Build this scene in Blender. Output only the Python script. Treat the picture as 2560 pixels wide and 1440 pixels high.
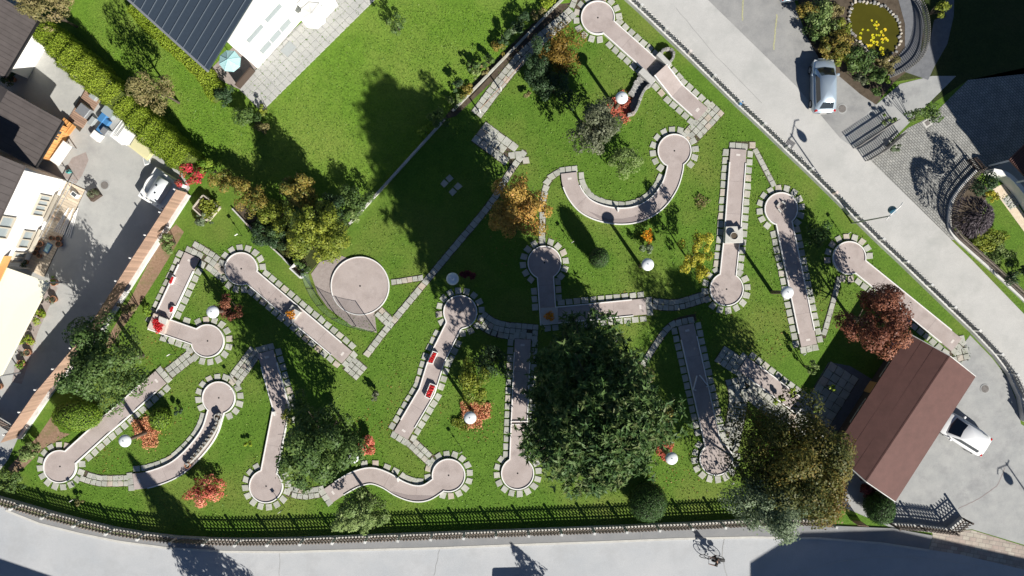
import bpy, bmesh, math, random
import numpy as np
from mathutils import Vector
random.seed(7); RNG = np.random.default_rng(7)
for o in list(bpy.data.objects): bpy.data.objects.remove(o)
SC = bpy.context.scene
COL = SC.collection

# ------------------------------------------------------------------ camera, sky, sun, exposure
H = 54.0                      # flying height, metres
S = 33.6                      # photograph pixels per metre on the ground
cam_d = bpy.data.cameras.new('camera'); cam = bpy.data.objects.new('camera', cam_d); COL.objects.link(cam)
cam.location = (0, 0, H); cam.rotation_euler = (0, 0, 0)
cam_d.sensor_width = 36.0; cam_d.lens = 36.0 * H / (2560 / S)
cam_d.clip_end = 2000; cam_d.clip_start = 0.5
SC.camera = cam
SUN_EL = math.radians(34.0); SUN_AZ = math.atan2(0.567, -0.824)      # clockwise from +Y
w = bpy.data.worlds.new('World'); SC.world = w; w.use_nodes = True
nt = w.node_tree
bg = nt.nodes['Background']; sky = nt.nodes.new('ShaderNodeTexSky')
sky.sky_type = 'NISHITA'; sky.sun_disc = False; sky.sun_elevation = SUN_EL; sky.sun_rotation = SUN_AZ
sky.altitude = 1200; sky.dust_density = 0.1; sky.air_density = 0.75; sky.ozone_density = 3.0
nt.links.new(sky.outputs[0], bg.inputs[0]); bg.inputs[1].default_value = 0.05
sd = bpy.data.lights.new('sun', 'SUN'); sun = bpy.data.objects.new('sun', sd); COL.objects.link(sun)
sd.energy = 5.0; sd.angle = math.radians(0.5); sd.color = (1.0, 0.96, 0.89)
sun_dir = Vector((0.567 * math.cos(SUN_EL), -0.824 * math.cos(SUN_EL), math.sin(SUN_EL)))
sun.rotation_euler = sun_dir.to_track_quat('Z', 'Y').to_euler(); sun.location = sun_dir * 80
vs = SC.view_settings; vs.view_transform = 'Standard'; vs.look = 'None'; vs.gamma = 1; vs.exposure = 0.66
vs.use_curve_mapping = False

# ------------------------------------------------------------------ helpers
def U(px, py, z=0.0):
    """point at height z that the photograph shows at pixel (px, py)"""
    k = (H - z) / H
    return Vector(((px - 1280) / S * k, (720 - py) / S * k, z))
def G(px, py): return U(px, py, 0.0)
WL = {}                                            # world location of things
def tag(o, label=None, cat=None, group=None, kind=None):
    if label: o['label'] = label
    if cat: o['category'] = cat
    if group: o['group'] = group
    if kind: o['kind'] = kind
    return o
def thing(name, label, cat, loc, group=None):
    o = bpy.data.objects.new(name, None); COL.objects.link(o); o.empty_display_size = 0.3
    o.location = loc; WL[o.name] = Vector(loc)
    return tag(o, label, cat, group)
def base_of(p):
    return WL.get(p.name, Vector((0, 0, 0))) if p else Vector((0, 0, 0))
def link(name, me, parent=None, mat=None):
    o = bpy.data.objects.new(name, me); COL.objects.link(o)
    if mat is not None and not me.materials: me.materials.append(mat)
    if parent:
        o.parent = parent; WL[o.name] = base_of(parent)
    return o
class MB:
    def __init__(s): s.v = []; s.f = []
    def add(s, vs_, fs):
        n = len(s.v); s.v += [tuple(v) for v in vs_]; s.f += [tuple(i + n for i in f) for f in fs]; return s
    def box(s, c, size, rz=0.0, tilt=None):
        hx, hy, hz = size[0] / 2, size[1] / 2, size[2] / 2
        ca, sa = math.cos(rz), math.sin(rz); vs_ = []
        for z in (-hz, hz):
            for x, y in ((-hx, -hy), (hx, -hy), (hx, hy), (-hx, hy)):
                vs_.append((c[0] + x * ca - y * sa, c[1] + x * sa + y * ca, c[2] + z))
        return s.add(vs_, [(3, 2, 1, 0), (4, 5, 6, 7), (0, 1, 5, 4), (1, 2, 6, 5), (2, 3, 7, 6), (3, 0, 4, 7)])
    def prism(s, pts, z0, z1):
        """pts: xy or xyz polygon; z0/z1 absolute, or offsets when pts carry z"""
        n = len(pts); area = sum(pts[i][0] * pts[(i + 1) % n][1] - pts[(i + 1) % n][0] * pts[i][1] for i in range(n))
        if area < 0: pts = list(pts)[::-1]
        off = [(p[2] if len(p) > 2 else 0) for p in pts]
        vs_ = [(p[0], p[1], o + z0) for p, o in zip(pts, off)] + [(p[0], p[1], o + z1) for p, o in zip(pts, off)]
        fs = [tuple(range(n - 1, -1, -1)), tuple(range(n, 2 * n))]
        fs += [(i, (i + 1) % n, n + (i + 1) % n, n + i) for i in range(n)]
        return s.add(vs_, fs)
    def sheet(s, pts, z):
        n = len(pts); area = sum(pts[i][0] * pts[(i + 1) % n][1] - pts[(i + 1) % n][0] * pts[i][1] for i in range(n))
        if area < 0: pts = list(pts)[::-1]
        return s.add([(p[0], p[1], z) for p in pts], [tuple(range(n))])
    def tube(s, p0, p1, r0, r1=None, n=8, cap=True):
        r1 = r0 if r1 is None else r1
        p0 = Vector(p0); p1 = Vector(p1); d = (p1 - p0)
        if d.length < 1e-6: return s
        d.normalize(); a = d.orthogonal().normalized(); b = d.cross(a); vs_ = []
        for p, r in ((p0, r0), (p1, r1)):
            for i in range(n):
                t = 2 * math.pi * i / n; vs_.append(p + a * math.cos(t) * r + b * math.sin(t) * r)
        fs = [(i, (i + 1) % n, n + (i + 1) % n, n + i) for i in range(n)]
        if cap: fs += [tuple(range(n - 1, -1, -1)), tuple(range(n, 2 * n))]
        return s.add(vs_, fs)
    def lathe(s, c, prof, n=20):
        """prof: (r, z) from bottom to top"""
        vs_ = []; fs = []
        for r, z in prof:
            for i in range(n):
                t = 2 * math.pi * i / n; vs_.append((c[0] + r * math.cos(t), c[1] + r * math.sin(t), c[2] + z))
        m = len(prof)
        for j in range(m - 1):
            for i in range(n):
                fs.append((j * n + i, j * n + (i + 1) % n, (j + 1) * n + (i + 1) % n, (j + 1) * n + i))
        fs += [tuple(range(n - 1, -1, -1)), tuple(range((m - 1) * n, m * n))]
        return s.add(vs_, fs)
    def wall(s, pts, width, z0, z1, closed=False):
        """ribbon wall along an xy (or xyz, z added) polyline"""
        L = offs(pts, width / 2, closed); R = offs(pts, -width / 2, closed); n = len(pts)
        zz = [(p[2] if len(p) > 2 else 0) for p in pts]; vs_ = []
        for i in range(n):
            vs_ += [(L[i][0], L[i][1], z0), (L[i][0], L[i][1], zz[i] + z1), (R[i][0], R[i][1], zz[i] + z1), (R[i][0], R[i][1], z0)]
        fs = []
        for i in range(n if closed else n - 1):
            a, b = 4 * i, 4 * ((i + 1) % n)
            fs += [(a + 1, b + 1, b, a), (a + 2, b + 2, b + 1, a + 1), (a + 3, b + 3, b + 2, a + 2)]
        if not closed: fs += [(0, 3, 2, 1), (4 * n - 4, 4 * n - 3, 4 * n - 2, 4 * n - 1)]
        return s.add(vs_, fs)
    def mesh(s, name, origin=(0, 0, 0), smooth=False):
        me = bpy.data.meshes.new(name); ox, oy, oz = origin
        me.from_pydata([(x - ox, y - oy, z - oz) for x, y, z in s.v], [], s.f)
        if any(len(f) > 6 for f in s.f):
            bm = bmesh.new(); bm.from_mesh(me)
            bmesh.ops.triangulate(bm, faces=[f for f in bm.faces if len(f.verts) > 4]); bm.to_mesh(me); bm.free()
        if smooth:
            me.polygons.foreach_set('use_smooth', [True] * len(me.polygons))
        me.update(); return me
    def build(s, name, mat, parent=None, smooth=False, bevel=0):
        o = link(name, s.mesh(name, base_of(parent), smooth), parent, mat)
        if bevel:
            m = o.modifiers.new('bevel', 'BEVEL'); m.width = bevel; m.segments = 2; m.limit_method = 'ANGLE'
        return o
def offs(pts, d, closed=False):
    out = []; n = len(pts); P = [Vector((p[0], p[1])) for p in pts]
    for i in range(n):
        a = P[i - 1] if (i > 0 or closed) else None; b = P[(i + 1) % n] if (i < n - 1 or closed) else None
        d1 = (P[i] - a).normalized() if a is not None else None
        d2 = (b - P[i]).normalized() if b is not None else None
        d1 = d1 or d2; d2 = d2 or d1
        n1 = Vector((-d1.y, d1.x)); n2 = Vector((-d2.y, d2.x)); m = (n1 + n2)
        m = m.normalized() if m.length > 1e-4 else n1
        out.append(P[i] + m * (d / max(0.45, m.dot(n1))))
    return out
def spline(pts, per=6):
    P = [Vector(p[:2]) for p in pts]; out = []
    for i in range(len(P) - 1):
        p0 = P[max(0, i - 1)]; p1 = P[i]; p2 = P[i + 1]; p3 = P[min(len(P) - 1, i + 2)]
        for k in range(per):
            t = k / per
            out.append(0.5 * ((2 * p1) + (p2 - p0) * t + (2 * p0 - 5 * p1 + 4 * p2 - p3) * t * t + (3 * p1 - p0 - 3 * p2 + p3) * t ** 3))
    out.append(P[-1]); return out
def resample(pts, step):
    """points + directions at equal steps"""
    P = [Vector(p[:2]) for p in pts]; out = []; carry = 0.0
    for a, b in zip(P, P[1:]):
        L = (b - a).length
        if L < 1e-6: continue
        d = (b - a) / L; t = carry
        while t < L: out.append((a + d * t, d)); t += step
        carry = t - L
    return out
def GP(pts): return [G(*p).to_2d() for p in pts]
def inside(p, poly):
    r = False; n = len(poly)
    for i in range(n):
        a, b = poly[i], poly[(i + 1) % n]
        if (a[1] > p[1]) != (b[1] > p[1]) and p[0] < (b[0] - a[0]) * (p[1] - a[1]) / (b[1] - a[1]) + a[0]: r = not r
    return r

# ------------------------------------------------------------------ materials
MATS = {}
def node_mat(name):
    m = bpy.data.materials.new(name); m.use_nodes = True; n = m.node_tree
    b = n.nodes['Principled BSDF']; MATS[name] = m
    return m, n, b
def noise(n, pos, scale, detail=4, rough=0.6):
    t = n.nodes.new('ShaderNodeTexNoise'); t.inputs['Scale'].default_value = scale
    t.inputs['Detail'].default_value = detail; t.inputs['Roughness'].default_value = rough
    n.links.new(pos, t.inputs['Vector']); return t.outputs['Fac']
def ramp(n, fac, stops):
    r = n.nodes.new('ShaderNodeValToRGB'); n.links.new(fac, r.inputs[0]); e = r.color_ramp.elements
    while len(e) < len(stops): e.new(0.5)
    for el, (p, c) in zip(e, stops): el.position = p; el.color = (*c, 1) if len(c) == 3 else c
    return r.outputs[0]
def mixc(n, a, b, fac, mode='MIX'):
    m = n.nodes.new('ShaderNodeMix'); m.data_type = 'RGBA'; m.blend_type = mode
    for sock, v in ((m.inputs[0], fac), (m.inputs[6], a), (m.inputs[7], b)):
        if hasattr(v, 'links'): n.links.new(v, sock)
        else: sock.default_value = v if isinstance(v, (int, float)) else ((*v, 1) if len(v) == 3 else v)
    return m.outputs[2]
def bump(n, b, h, strength, dist=0.02):
    k = n.nodes.new('ShaderNodeBump'); k.inputs['Strength'].default_value = strength; k.inputs['Distance'].default_value = dist
    n.links.new(h, k.inputs['Height']); n.links.new(k.outputs[0], b.inputs['Normal'])
def stone_mat(name, c1, c2, scale=1.2, fine=30, rough=0.85, bmp=0.3, vary=0.25, stain=None, stain_scale=0.35, spec=0.3):
    """two-tone weathered surface, fine grain, per-object tone, optional stains"""
    m, n, b = node_mat(name); pos = n.nodes.new('ShaderNodeNewGeometry').outputs['Position']
    col = mixc(n, c1, c2, ramp(n, noise(n, pos, scale, 6, 0.65), [(0.3, (0, 0, 0)), (0.7, (1, 1, 1))]))
    f = noise(n, pos, fine, 3, 0.7)
    col = mixc(n, col, ramp(n, f, [(0.25, (0.55,) * 3), (0.75, (1.3,) * 3)]), 0.35, 'MULTIPLY')
    if stain:
        s_ = ramp(n, noise(n, pos, stain_scale, 7, 0.7), [(0.5, (0, 0, 0)), (0.72, (1, 1, 1))])
        col = mixc(n, col, stain, s_)
    if vary:
        oi = n.nodes.new('ShaderNodeObjectInfo')
        col = mixc(n, col, ramp(n, oi.outputs['Random'], [(0, (1 - vary,) * 3), (0.5, (1, 1, 1)), (0.9, (1 + vary * .5, 1 + vary * .42, 1 + vary * .36)), (1, (1.12, .93, .86))]), 1.0, 'MULTIPLY')
    n.links.new(col, b.inputs['Base Color']); b.inputs['Roughness'].default_value = rough
    b.inputs['Specular IOR Level'].default_value = spec
    if bmp: bump(n, b, f, bmp)
    return m
def plain(name, c, rough=0.5, metal=0.0, spec=0.5, vary=0.06, scale=6):
    m, n, b = node_mat(name); pos = n.nodes.new('ShaderNodeNewGeometry').outputs['Position']
    col = mixc(n, tuple(x * (1 - vary * 2) for x in c), tuple(min(1, x * (1 + vary)) for x in c), noise(n, pos, scale, 5, 0.6))
    n.links.new(col, b.inputs['Base Color']); b.inputs['Roughness'].default_value = rough
    b.inputs['Metallic'].default_value = metal; b.inputs['Specular IOR Level'].default_value = spec
    return m
def leaf_mat(name, cols, trans=0.2, rough=0.55):
    m, n, b = node_mat(name); cols = [tuple(min(.75, x * 1.38) for x in c) for c in cols]
    at = n.nodes.new('ShaderNodeAttribute'); at.attribute_name = 'tint'
    k = len(cols); col = ramp(n, at.outputs['Fac'], [(i / max(1, k - 1), c) for i, c in enumerate(cols)])
    n.links.new(col, b.inputs['Base Color']); b.inputs['Roughness'].default_value = rough
    b.inputs['Specular IOR Level'].default_value = 0.25
    tr = n.nodes.new('ShaderNodeBsdfTranslucent'); n.links.new(col, tr.inputs[0])
    mx = n.nodes.new('ShaderNodeMixShader'); mx.inputs[0].default_value = trans
    out = n.nodes['Material Output']
    n.links.new(b.outputs[0], mx.inputs[1]); n.links.new(tr.outputs[0], mx.inputs[2]); n.links.new(mx.outputs[0], out.inputs[0])
    return m
def grass_mat(name, dark, mid, dry, dry_amt=0.62):
    m, n, b = node_mat(name); pos = n.nodes.new('ShaderNodeNewGeometry').outputs['Position']
    big = noise(n, pos, 0.16, 5, 0.6); med = noise(n, pos, 1.1, 5, 0.7); fine = noise(n, pos, 7, 5, 0.8); vf = noise(n, pos, 34, 3, 0.75)
    col = mixc(n, dark, mid, ramp(n, med, [(0.3, (0, 0, 0)), (0.7, (1, 1, 1))]))
    col = mixc(n, col, dry, ramp(n, big, [(0.45, (0, 0, 0)), (dry_amt + 0.12, (0.75,) * 3)]))
    col = mixc(n, col, ramp(n, fine, [(0.3, (0.45, .5, .4)), (0.7, (1.55, 1.45, 1.3))]), 0.75, 'MULTIPLY')
    col = mixc(n, col, ramp(n, vf, [(0.3, (0.6,) * 3), (0.7, (1.35,) * 3)]), 0.6, 'MULTIPLY')
    n.links.new(col, b.inputs['Base Color']); b.inputs['Roughness'].default_value = 0.8; b.inputs['Specular IOR Level'].default_value = 0.15
    h = n.nodes.new('ShaderNodeMath'); h.operation = 'ADD'; n.links.new(fine, h.inputs[0]); n.links.new(vf, h.inputs[1])
    bump(n, b, h.outputs[0], 0.9, 0.05); return m
def brick_mat(name, c1, c2, mortar, bw, bh, ang=0.0, bmp=0.5):
    m, n, b = node_mat(name); tc = n.nodes.new('ShaderNodeNewGeometry').outputs['Position']
    mp = n.nodes.new('ShaderNodeMapping'); mp.inputs['Rotation'].default_value = (0, 0, ang); n.links.new(tc, mp.inputs[0])
    br = n.nodes.new('ShaderNodeTexBrick'); n.links.new(mp.outputs[0], br.inputs[0])
    br.inputs['Color1'].default_value = (*c1, 1); br.inputs['Color2'].default_value = (*c2, 1); br.inputs['Mortar'].default_value = (*mortar, 1)
    br.inputs['Scale'].default_value = 1.0; br.inputs['Brick Width'].default_value = bw; br.inputs['Row Height'].default_value = bh
    br.inputs['Mortar Size'].default_value = 0.022
    col = mixc(n, br.outputs[0], ramp(n, noise(n, tc, 1.4, 6), [(0.3, (0.65,) * 3), (0.7, (1.25,) * 3)]), 0.7, 'MULTIPLY')
    n.links.new(col, b.inputs['Base Color']); b.inputs['Roughness'].default_value = 0.8
    inv = n.nodes.new('ShaderNodeMath'); inv.operation = 'SUBTRACT'; inv.inputs[0].default_value = 1; n.links.new(br.outputs['Fac'], inv.inputs[1])
    bump(n, b, inv.outputs[0], bmp, 0.02); return m
def wood_mat(name, c1, c2, rough=0.7, vary=0.3):
    m, n, b = node_mat(name); tc = n.nodes.new('ShaderNodeNewGeometry').outputs['Position']
    col = mixc(n, c1, c2, noise(n, tc, 9, 6, 0.7))
    oi = n.nodes.new('ShaderNodeObjectInfo')
    col = mixc(n, col, ramp(n, oi.outputs['Random'], [(0, (1 - vary,) * 3), (1, (1 + vary,) * 3)]), 1.0, 'MULTIPLY')
    n.links.new(col, b.inputs['Base Color']); b.inputs['Roughness'].default_value = rough; return m
def glass_mat(name, c=(0.03, 0.04, 0.05)):
    m, n, b = node_mat(name); b.inputs['Base Color'].default_value = (*c, 1); b.inputs['Roughness'].default_value = 0.06
    b.inputs['Specular IOR Level'].default_value = 0.8; return m
def paint_mat(name, c, metal=0.0, rough=0.3):
    m, n, b = node_mat(name); b.inputs['Base Color'].default_value = (*c, 1); b.inputs['Metallic'].default_value = metal
    b.inputs['Roughness'].default_value = rough; b.inputs['Coat Weight'].default_value = 0.6; b.inputs['Coat Roughness'].default_value = 0.05; return m

M_grass = grass_mat('park_grass', (0.082, 0.168, 0.020), (0.118, 0.222, 0.029), (0.195, 0.228, 0.056), 0.60)
M_lawn = grass_mat('garden_lawn', (0.106, 0.208, 0.023), (0.152, 0.275, 0.033), (0.225, 0.292, 0.064), 0.58)
M_dlawn = grass_mat('shade_toned_lawn', (0.03, 0.05, 0.015), (0.05, 0.07, 0.02), (0.07, 0.07, 0.03))  # grass for deeply shaded ground, the shade put into its darker colours
M_road = stone_mat('pale_road', (0.43, 0.425, 0.405), (0.51, 0.50, 0.475), 0.45, 18, vary=0, bmp=0.2, stain=(0.38, 0.38, 0.36), stain_scale=0.4)
M_street = stone_mat('street_asphalt', (0.385, 0.40, 0.415), (0.46, 0.465, 0.47), 0.3, 18, vary=0, bmp=0.2, stain=(0.36, 0.365, 0.37), stain_scale=0.45)
M_walk = stone_mat('sidewalk_asphalt', (0.205, 0.21, 0.215), (0.25, 0.25, 0.25), 0.8, 40, vary=0, bmp=0.2)
M_park = stone_mat('parking_asphalt', (0.26, 0.26, 0.255), (0.34, 0.335, 0.32), 0.7, 30, vary=0, bmp=0.25, stain=(0.20, 0.20, 0.20), stain_scale=0.5)
M_apron = stone_mat('yard_asphalt', (0.30, 0.305, 0.30), (0.39, 0.39, 0.375), 0.9, 30, vary=0, bmp=0.25, stain=(0.24, 0.24, 0.24), stain_scale=0.5)
M_yard = stone_mat('yard_concrete', (0.36, 0.36, 0.345), (0.44, 0.435, 0.41), 0.5, 30, vary=0, bmp=0.2, stain=(0.31, 0.31, 0.30), stain_scale=0.4)
M_slab = stone_mat('paving_concrete', (0.38, 0.38, 0.335), (0.46, 0.46, 0.41), 2.2, 30, vary=0.16, bmp=0.4, stain=(0.31, 0.31, 0.25), stain_scale=1.3)
M_terr = stone_mat('terrace_concrete', (0.36, 0.36, 0.345), (0.44, 0.435, 0.41), 0.8, 30, vary=0, bmp=0.3, stain=(0.46, 0.45, 0.42), stain_scale=0.5)
M_deck = stone_mat('lane_concrete', (0.375, 0.315, 0.29), (0.44, 0.38, 0.355), 0.9, 28, vary=0, bmp=0.2, stain=(0.315, 0.265, 0.245), stain_scale=1.1)
M_ddark = stone_mat('lane_patch', (0.25, 0.21, 0.20), (0.30, 0.25, 0.24), 1.2, 40, vary=0, bmp=0.15)
M_line = plain('yellowed_line', (0.46, 0.45, 0.26), 0.8, vary=0.35, scale=14)
M_tee = plain('tee_mark', (0.62, 0.57, 0.53), 0.8)
M_rail = plain('white_rail', (0.78, 0.76, 0.73), 0.6, vary=0.08)
M_conc = stone_mat('pale_concrete', (0.44, 0.43, 0.40), (0.54, 0.53, 0.49), 2.5, 25, vary=0.1, bmp=0.3)
M_wallc = stone_mat('white_wall_concrete', (0.55, 0.55, 0.53), (0.66, 0.65, 0.62), 1.5, 25, vary=0.1, bmp=0.3, stain=(0.40, 0.40, 0.37), stain_scale=1.0)
M_stone = stone_mat('grey_stone', (0.20, 0.20, 0.19), (0.36, 0.35, 0.33), 5, 22, vary=0.3, bmp=0.6)
M_soil = stone_mat('soil', (0.06, 0.045, 0.03), (0.11, 0.085, 0.06), 3, 18, vary=0, bmp=0.8)
M_mulch = stone_mat('leaf_mulch', (0.20, 0.125, 0.08), (0.31, 0.21, 0.14), 6, 20, vary=0, bmp=0.8, stain=(0.10, 0.13, 0.03), stain_scale=0.9)
M_gravel = stone_mat('red_gravel', (0.28, 0.235, 0.215), (0.36, 0.31, 0.285), 4, 30, vary=0, bmp=0.6)
M_dpav = stone_mat('slate_path', (0.13, 0.135, 0.145), (0.18, 0.185, 0.195), 3, 30, vary=0, bmp=0.4)
M_cobble = brick_mat('driveway_cobble', (0.27, 0.27, 0.255), (0.34, 0.335, 0.31), (0.13, 0.13, 0.12), 0.26, 0.17, math.radians(45))
M_wpaver = brick_mat('red_pavers', (0.33, 0.26, 0.22), (0.42, 0.38, 0.31), (0.25, 0.22, 0.19), 0.5, 0.3, math.radians(10), 0.3)
M_white = plain('white_render', (0.80, 0.79, 0.76), 0.8, vary=0.03)
M_cream = plain('cream_fabric', (0.72, 0.69, 0.54), 0.8, vary=0.03)
M_froof = plain('slate_blue_metal', (0.045, 0.062, 0.085), 0.45, 0.2, vary=0.1)
M_broof = stone_mat('dark_brown_roof', (0.068, 0.058, 0.055), (0.09, 0.077, 0.073), 1.5, 40, 0.6, vary=0, bmp=0.15)
M_croof = stone_mat('red_brown_roof', (0.100, 0.048, 0.040), (0.128, 0.061, 0.051), 1.5, 50, 0.7, vary=0.0, bmp=0.3)
M_timber = wood_mat('orange_timber', (0.52, 0.24, 0.07), (0.68, 0.36, 0.13))
M_dwood = wood_mat('dark_wood', (0.045, 0.03, 0.022), (0.08, 0.055, 0.04))
M_fence = wood_mat('weathered_boards', (0.29, 0.18, 0.125), (0.40, 0.27, 0.20), vary=0.22)
M_slat = wood_mat('brown_slats', (0.16, 0.125, 0.10), (0.26, 0.22, 0.185), vary=0.3)
M_gslat = wood_mat('grey_slats', (0.20, 0.19, 0.175), (0.30, 0.29, 0.27), vary=0.2)
M_pslat = wood_mat('pale_slats', (0.36, 0.35, 0.33), (0.48, 0.47, 0.44), vary=0.15)
M_log = wood_mat('log_post', (0.10, 0.07, 0.05), (0.17, 0.12, 0.09))
M_pine = wood_mat('pale_timber', (0.40, 0.36, 0.29), (0.52, 0.47, 0.39), vary=0.15)
M_bark = stone_mat('bark', (0.07, 0.055, 0.042), (0.13, 0.105, 0.08), 6, 20, vary=0, bmp=0.8)
M_black = plain('black_metal', (0.015, 0.015, 0.016), 0.45)
M_rubber = plain('rubber', (0.012, 0.012, 0.012), 0.8)
M_steel = plain('grey_steel', (0.45, 0.46, 0.47), 0.4, 0.6)
M_glass = glass_mat('window_glass')
M_wglass = glass_mat('pale_glass', (0.30, 0.34, 0.35))
M_iron = stone_mat('cast_iron', (0.14, 0.13, 0.12), (0.22, 0.20, 0.185), 8, 30, 0.6, vary=0, bmp=0.4)
M_terra = plain('terracotta', (0.42, 0.19, 0.10), 0.8, vary=0.15)
M_blue = plain('blue_plastic', (0.06, 0.20, 0.42), 0.4)
M_lblue = plain('pale_blue_fabric', (0.42, 0.66, 0.68), 0.8, vary=0.2, scale=9)
M_grey = plain('grey_plastic', (0.33, 0.35, 0.35), 0.5)
M_lamp = plain('white_enamel', (0.74, 0.77, 0.78), 0.35, vary=0.03)
M_hole = plain('dark_cup', (0.01, 0.01, 0.01), 0.9)
M_skin = plain('skin', (0.50, 0.30, 0.22), 0.6)
M_cloth = plain('black_clothing', (0.015, 0.015, 0.018), 0.9)
M_red = plain('red_plastic', (0.5, 0.03, 0.02), 0.4)
M_tail = plain('tail_lens', (0.45, 0.02, 0.02), 0.25)
M_head = glass_mat('headlight_glass', (0.45, 0.47, 0.48))
M_teal = plain('teal_plastic', (0.08, 0.36, 0.34), 0.5)
m_, n_, b_ = node_mat('green_net'); M_net = m_
b_.inputs['Base Color'].default_value = (0.42, 0.60, 0.52, 1); b_.inputs['Roughness'].default_value = 0.7
tr_ = n_.nodes.new('ShaderNodeBsdfTransparent'); mx_ = n_.nodes.new('ShaderNodeMixShader'); mx_.inputs[0].default_value = 0.30
n_.links.new(tr_.outputs[0], mx_.inputs[1]); n_.links.new(b_.outputs[0], mx_.inputs[2]); n_.links.new(mx_.outputs[0], n_.nodes['Material Output'].inputs[0])
m_, n_, b_ = node_mat('pond_water'); M_water = m_
b_.inputs['Roughness'].default_value = 0.08
p_ = n_.nodes.new('ShaderNodeNewGeometry').outputs['Position']
n_.links.new(mixc(n_, (0.045, 0.042, 0.005), (0.085, 0.078, 0.008), noise(n_, p_, 0.8, 5)), b_.inputs['Base Color'])

# leaf materials (linear albedo, dark to light)
LM = {k: leaf_mat('leaf_' + k, v) for k, v in dict(
    green=[(0.035, 0.065, 0.018), (0.06, 0.105, 0.026), (0.10, 0.145, 0.035)],
    dark=[(0.02, 0.042, 0.018), (0.035, 0.066, 0.026), (0.055, 0.09, 0.035)],
    pine=[(0.022, 0.050, 0.014), (0.042, 0.084, 0.023), (0.075, 0.122, 0.033), (0.095, 0.108, 0.04)],
    clipped=[(0.022, 0.055, 0.012), (0.035, 0.075, 0.018), (0.055, 0.10, 0.022)],
    bright=[(0.07, 0.14, 0.012), (0.12, 0.20, 0.02), (0.19, 0.26, 0.03)],
    lime=[(0.11, 0.17, 0.012), (0.18, 0.245, 0.02), (0.27, 0.32, 0.038)],
    olive=[(0.045, 0.055, 0.028), (0.08, 0.09, 0.05), (0.15, 0.16, 0.10)],
    silver=[(0.06, 0.085, 0.045), (0.11, 0.145, 0.08), (0.18, 0.22, 0.13)],
    light=[(0.075, 0.12, 0.03), (0.13, 0.18, 0.055), (0.20, 0.25, 0.09)],
    gold=[(0.11, 0.070, 0.014), (0.22, 0.145, 0.028), (0.34, 0.215, 0.05), (0.36, 0.165, 0.045)],
    ochre=[(0.085, 0.052, 0.010), (0.125, 0.078, 0.014), (0.165, 0.108, 0.020)],
    oliveg=[(0.04, 0.05, 0.018), (0.085, 0.09, 0.03), (0.13, 0.12, 0.045)],
    bronze=[(0.035, 0.050, 0.014), (0.075, 0.078, 0.018), (0.14, 0.10, 0.020)],
    yellow=[(0.15, 0.15, 0.012), (0.27, 0.25, 0.022), (0.40, 0.35, 0.045)],
    ygreen=[(0.07, 0.10, 0.013), (0.135, 0.165, 0.02), (0.22, 0.235, 0.03)],
    mixed=[(0.06, 0.085, 0.016), (0.12, 0.115, 0.022), (0.20, 0.14, 0.03), (0.20, 0.19, 0.04)],
    maple=[(0.075, 0.030, 0.018), (0.14, 0.050, 0.030), (0.24, 0.100, 0.055)],
    coral=[(0.32, 0.075, 0.05), (0.48, 0.13, 0.085), (0.56, 0.24, 0.155)],
    peach=[(0.34, 0.10, 0.06), (0.50, 0.22, 0.12), (0.55, 0.36, 0.17)],
    red=[(0.28, 0.01, 0.01), (0.50, 0.018, 0.022), (0.60, 0.05, 0.05)],
    orange=[(0.42, 0.12, 0.008), (0.60, 0.22, 0.012), (0.62, 0.33, 0.02)],
    purple=[(0.030, 0.022, 0.028), (0.06, 0.048, 0.055), (0.13, 0.11, 0.12)],
    wine=[(0.05, 0.008, 0.012), (0.09, 0.015, 0.02), (0.14, 0.03, 0.03)],
    brown=[(0.085, 0.085, 0.03), (0.15, 0.135, 0.05), (0.24, 0.19, 0.09)],
    crimson=[(0.08, 0.12, 0.02), (0.20, 0.06, 0.025), (0.42, 0.02, 0.045), (0.5, 0.035, 0.08)],
).items()}
LM['pond'] = leaf_mat('leaf_lily', [(0.30, 0.30, 0.01), (0.42, 0.38, 0.015), (0.50, 0.36, 0.02)], 0.05)

# ------------------------------------------------------------------ foliage
def leaf_mesh(name, P, N, T, size, aspect, tint):
    n = len(P); N = N / np.linalg.norm(N, axis=1, keepdims=True)
    A = np.cross(N, T); A /= np.linalg.norm(A, axis=1, keepdims=True) + 1e-9; B = np.cross(N, A)
    s = size * RNG.uniform(0.5, 1.6, (n, 1)); hw = s * aspect
    V = np.empty((n, 4, 3)); V[:, 0] = P - A * s * .5; V[:, 1] = P + B * hw * .5 + N * s * .08; V[:, 2] = P + A * s * .5; V[:, 3] = P - B * hw * .5 + N * s * .08
    me = bpy.data.meshes.new(name); me.vertices.add(4 * n); me.loops.add(4 * n); me.polygons.add(n)
    me.vertices.foreach_set('co', V.astype(np.float32).ravel())
    me.loops.foreach_set('vertex_index', np.arange(4 * n, dtype=np.int32))
    me.polygons.foreach_set('loop_start', np.arange(0, 4 * n, 4, dtype=np.int32))
    at = me.attributes.new('tint', 'FLOAT', 'FACE'); at.data.foreach_set('value', np.clip(tint, 0, 1).astype(np.float32))
    me.update(calc_edges=True); return me
def unit(n):
    d = RNG.normal(size=(n, 3)); return d / np.linalg.norm(d, axis=1, keepdims=True)
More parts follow.
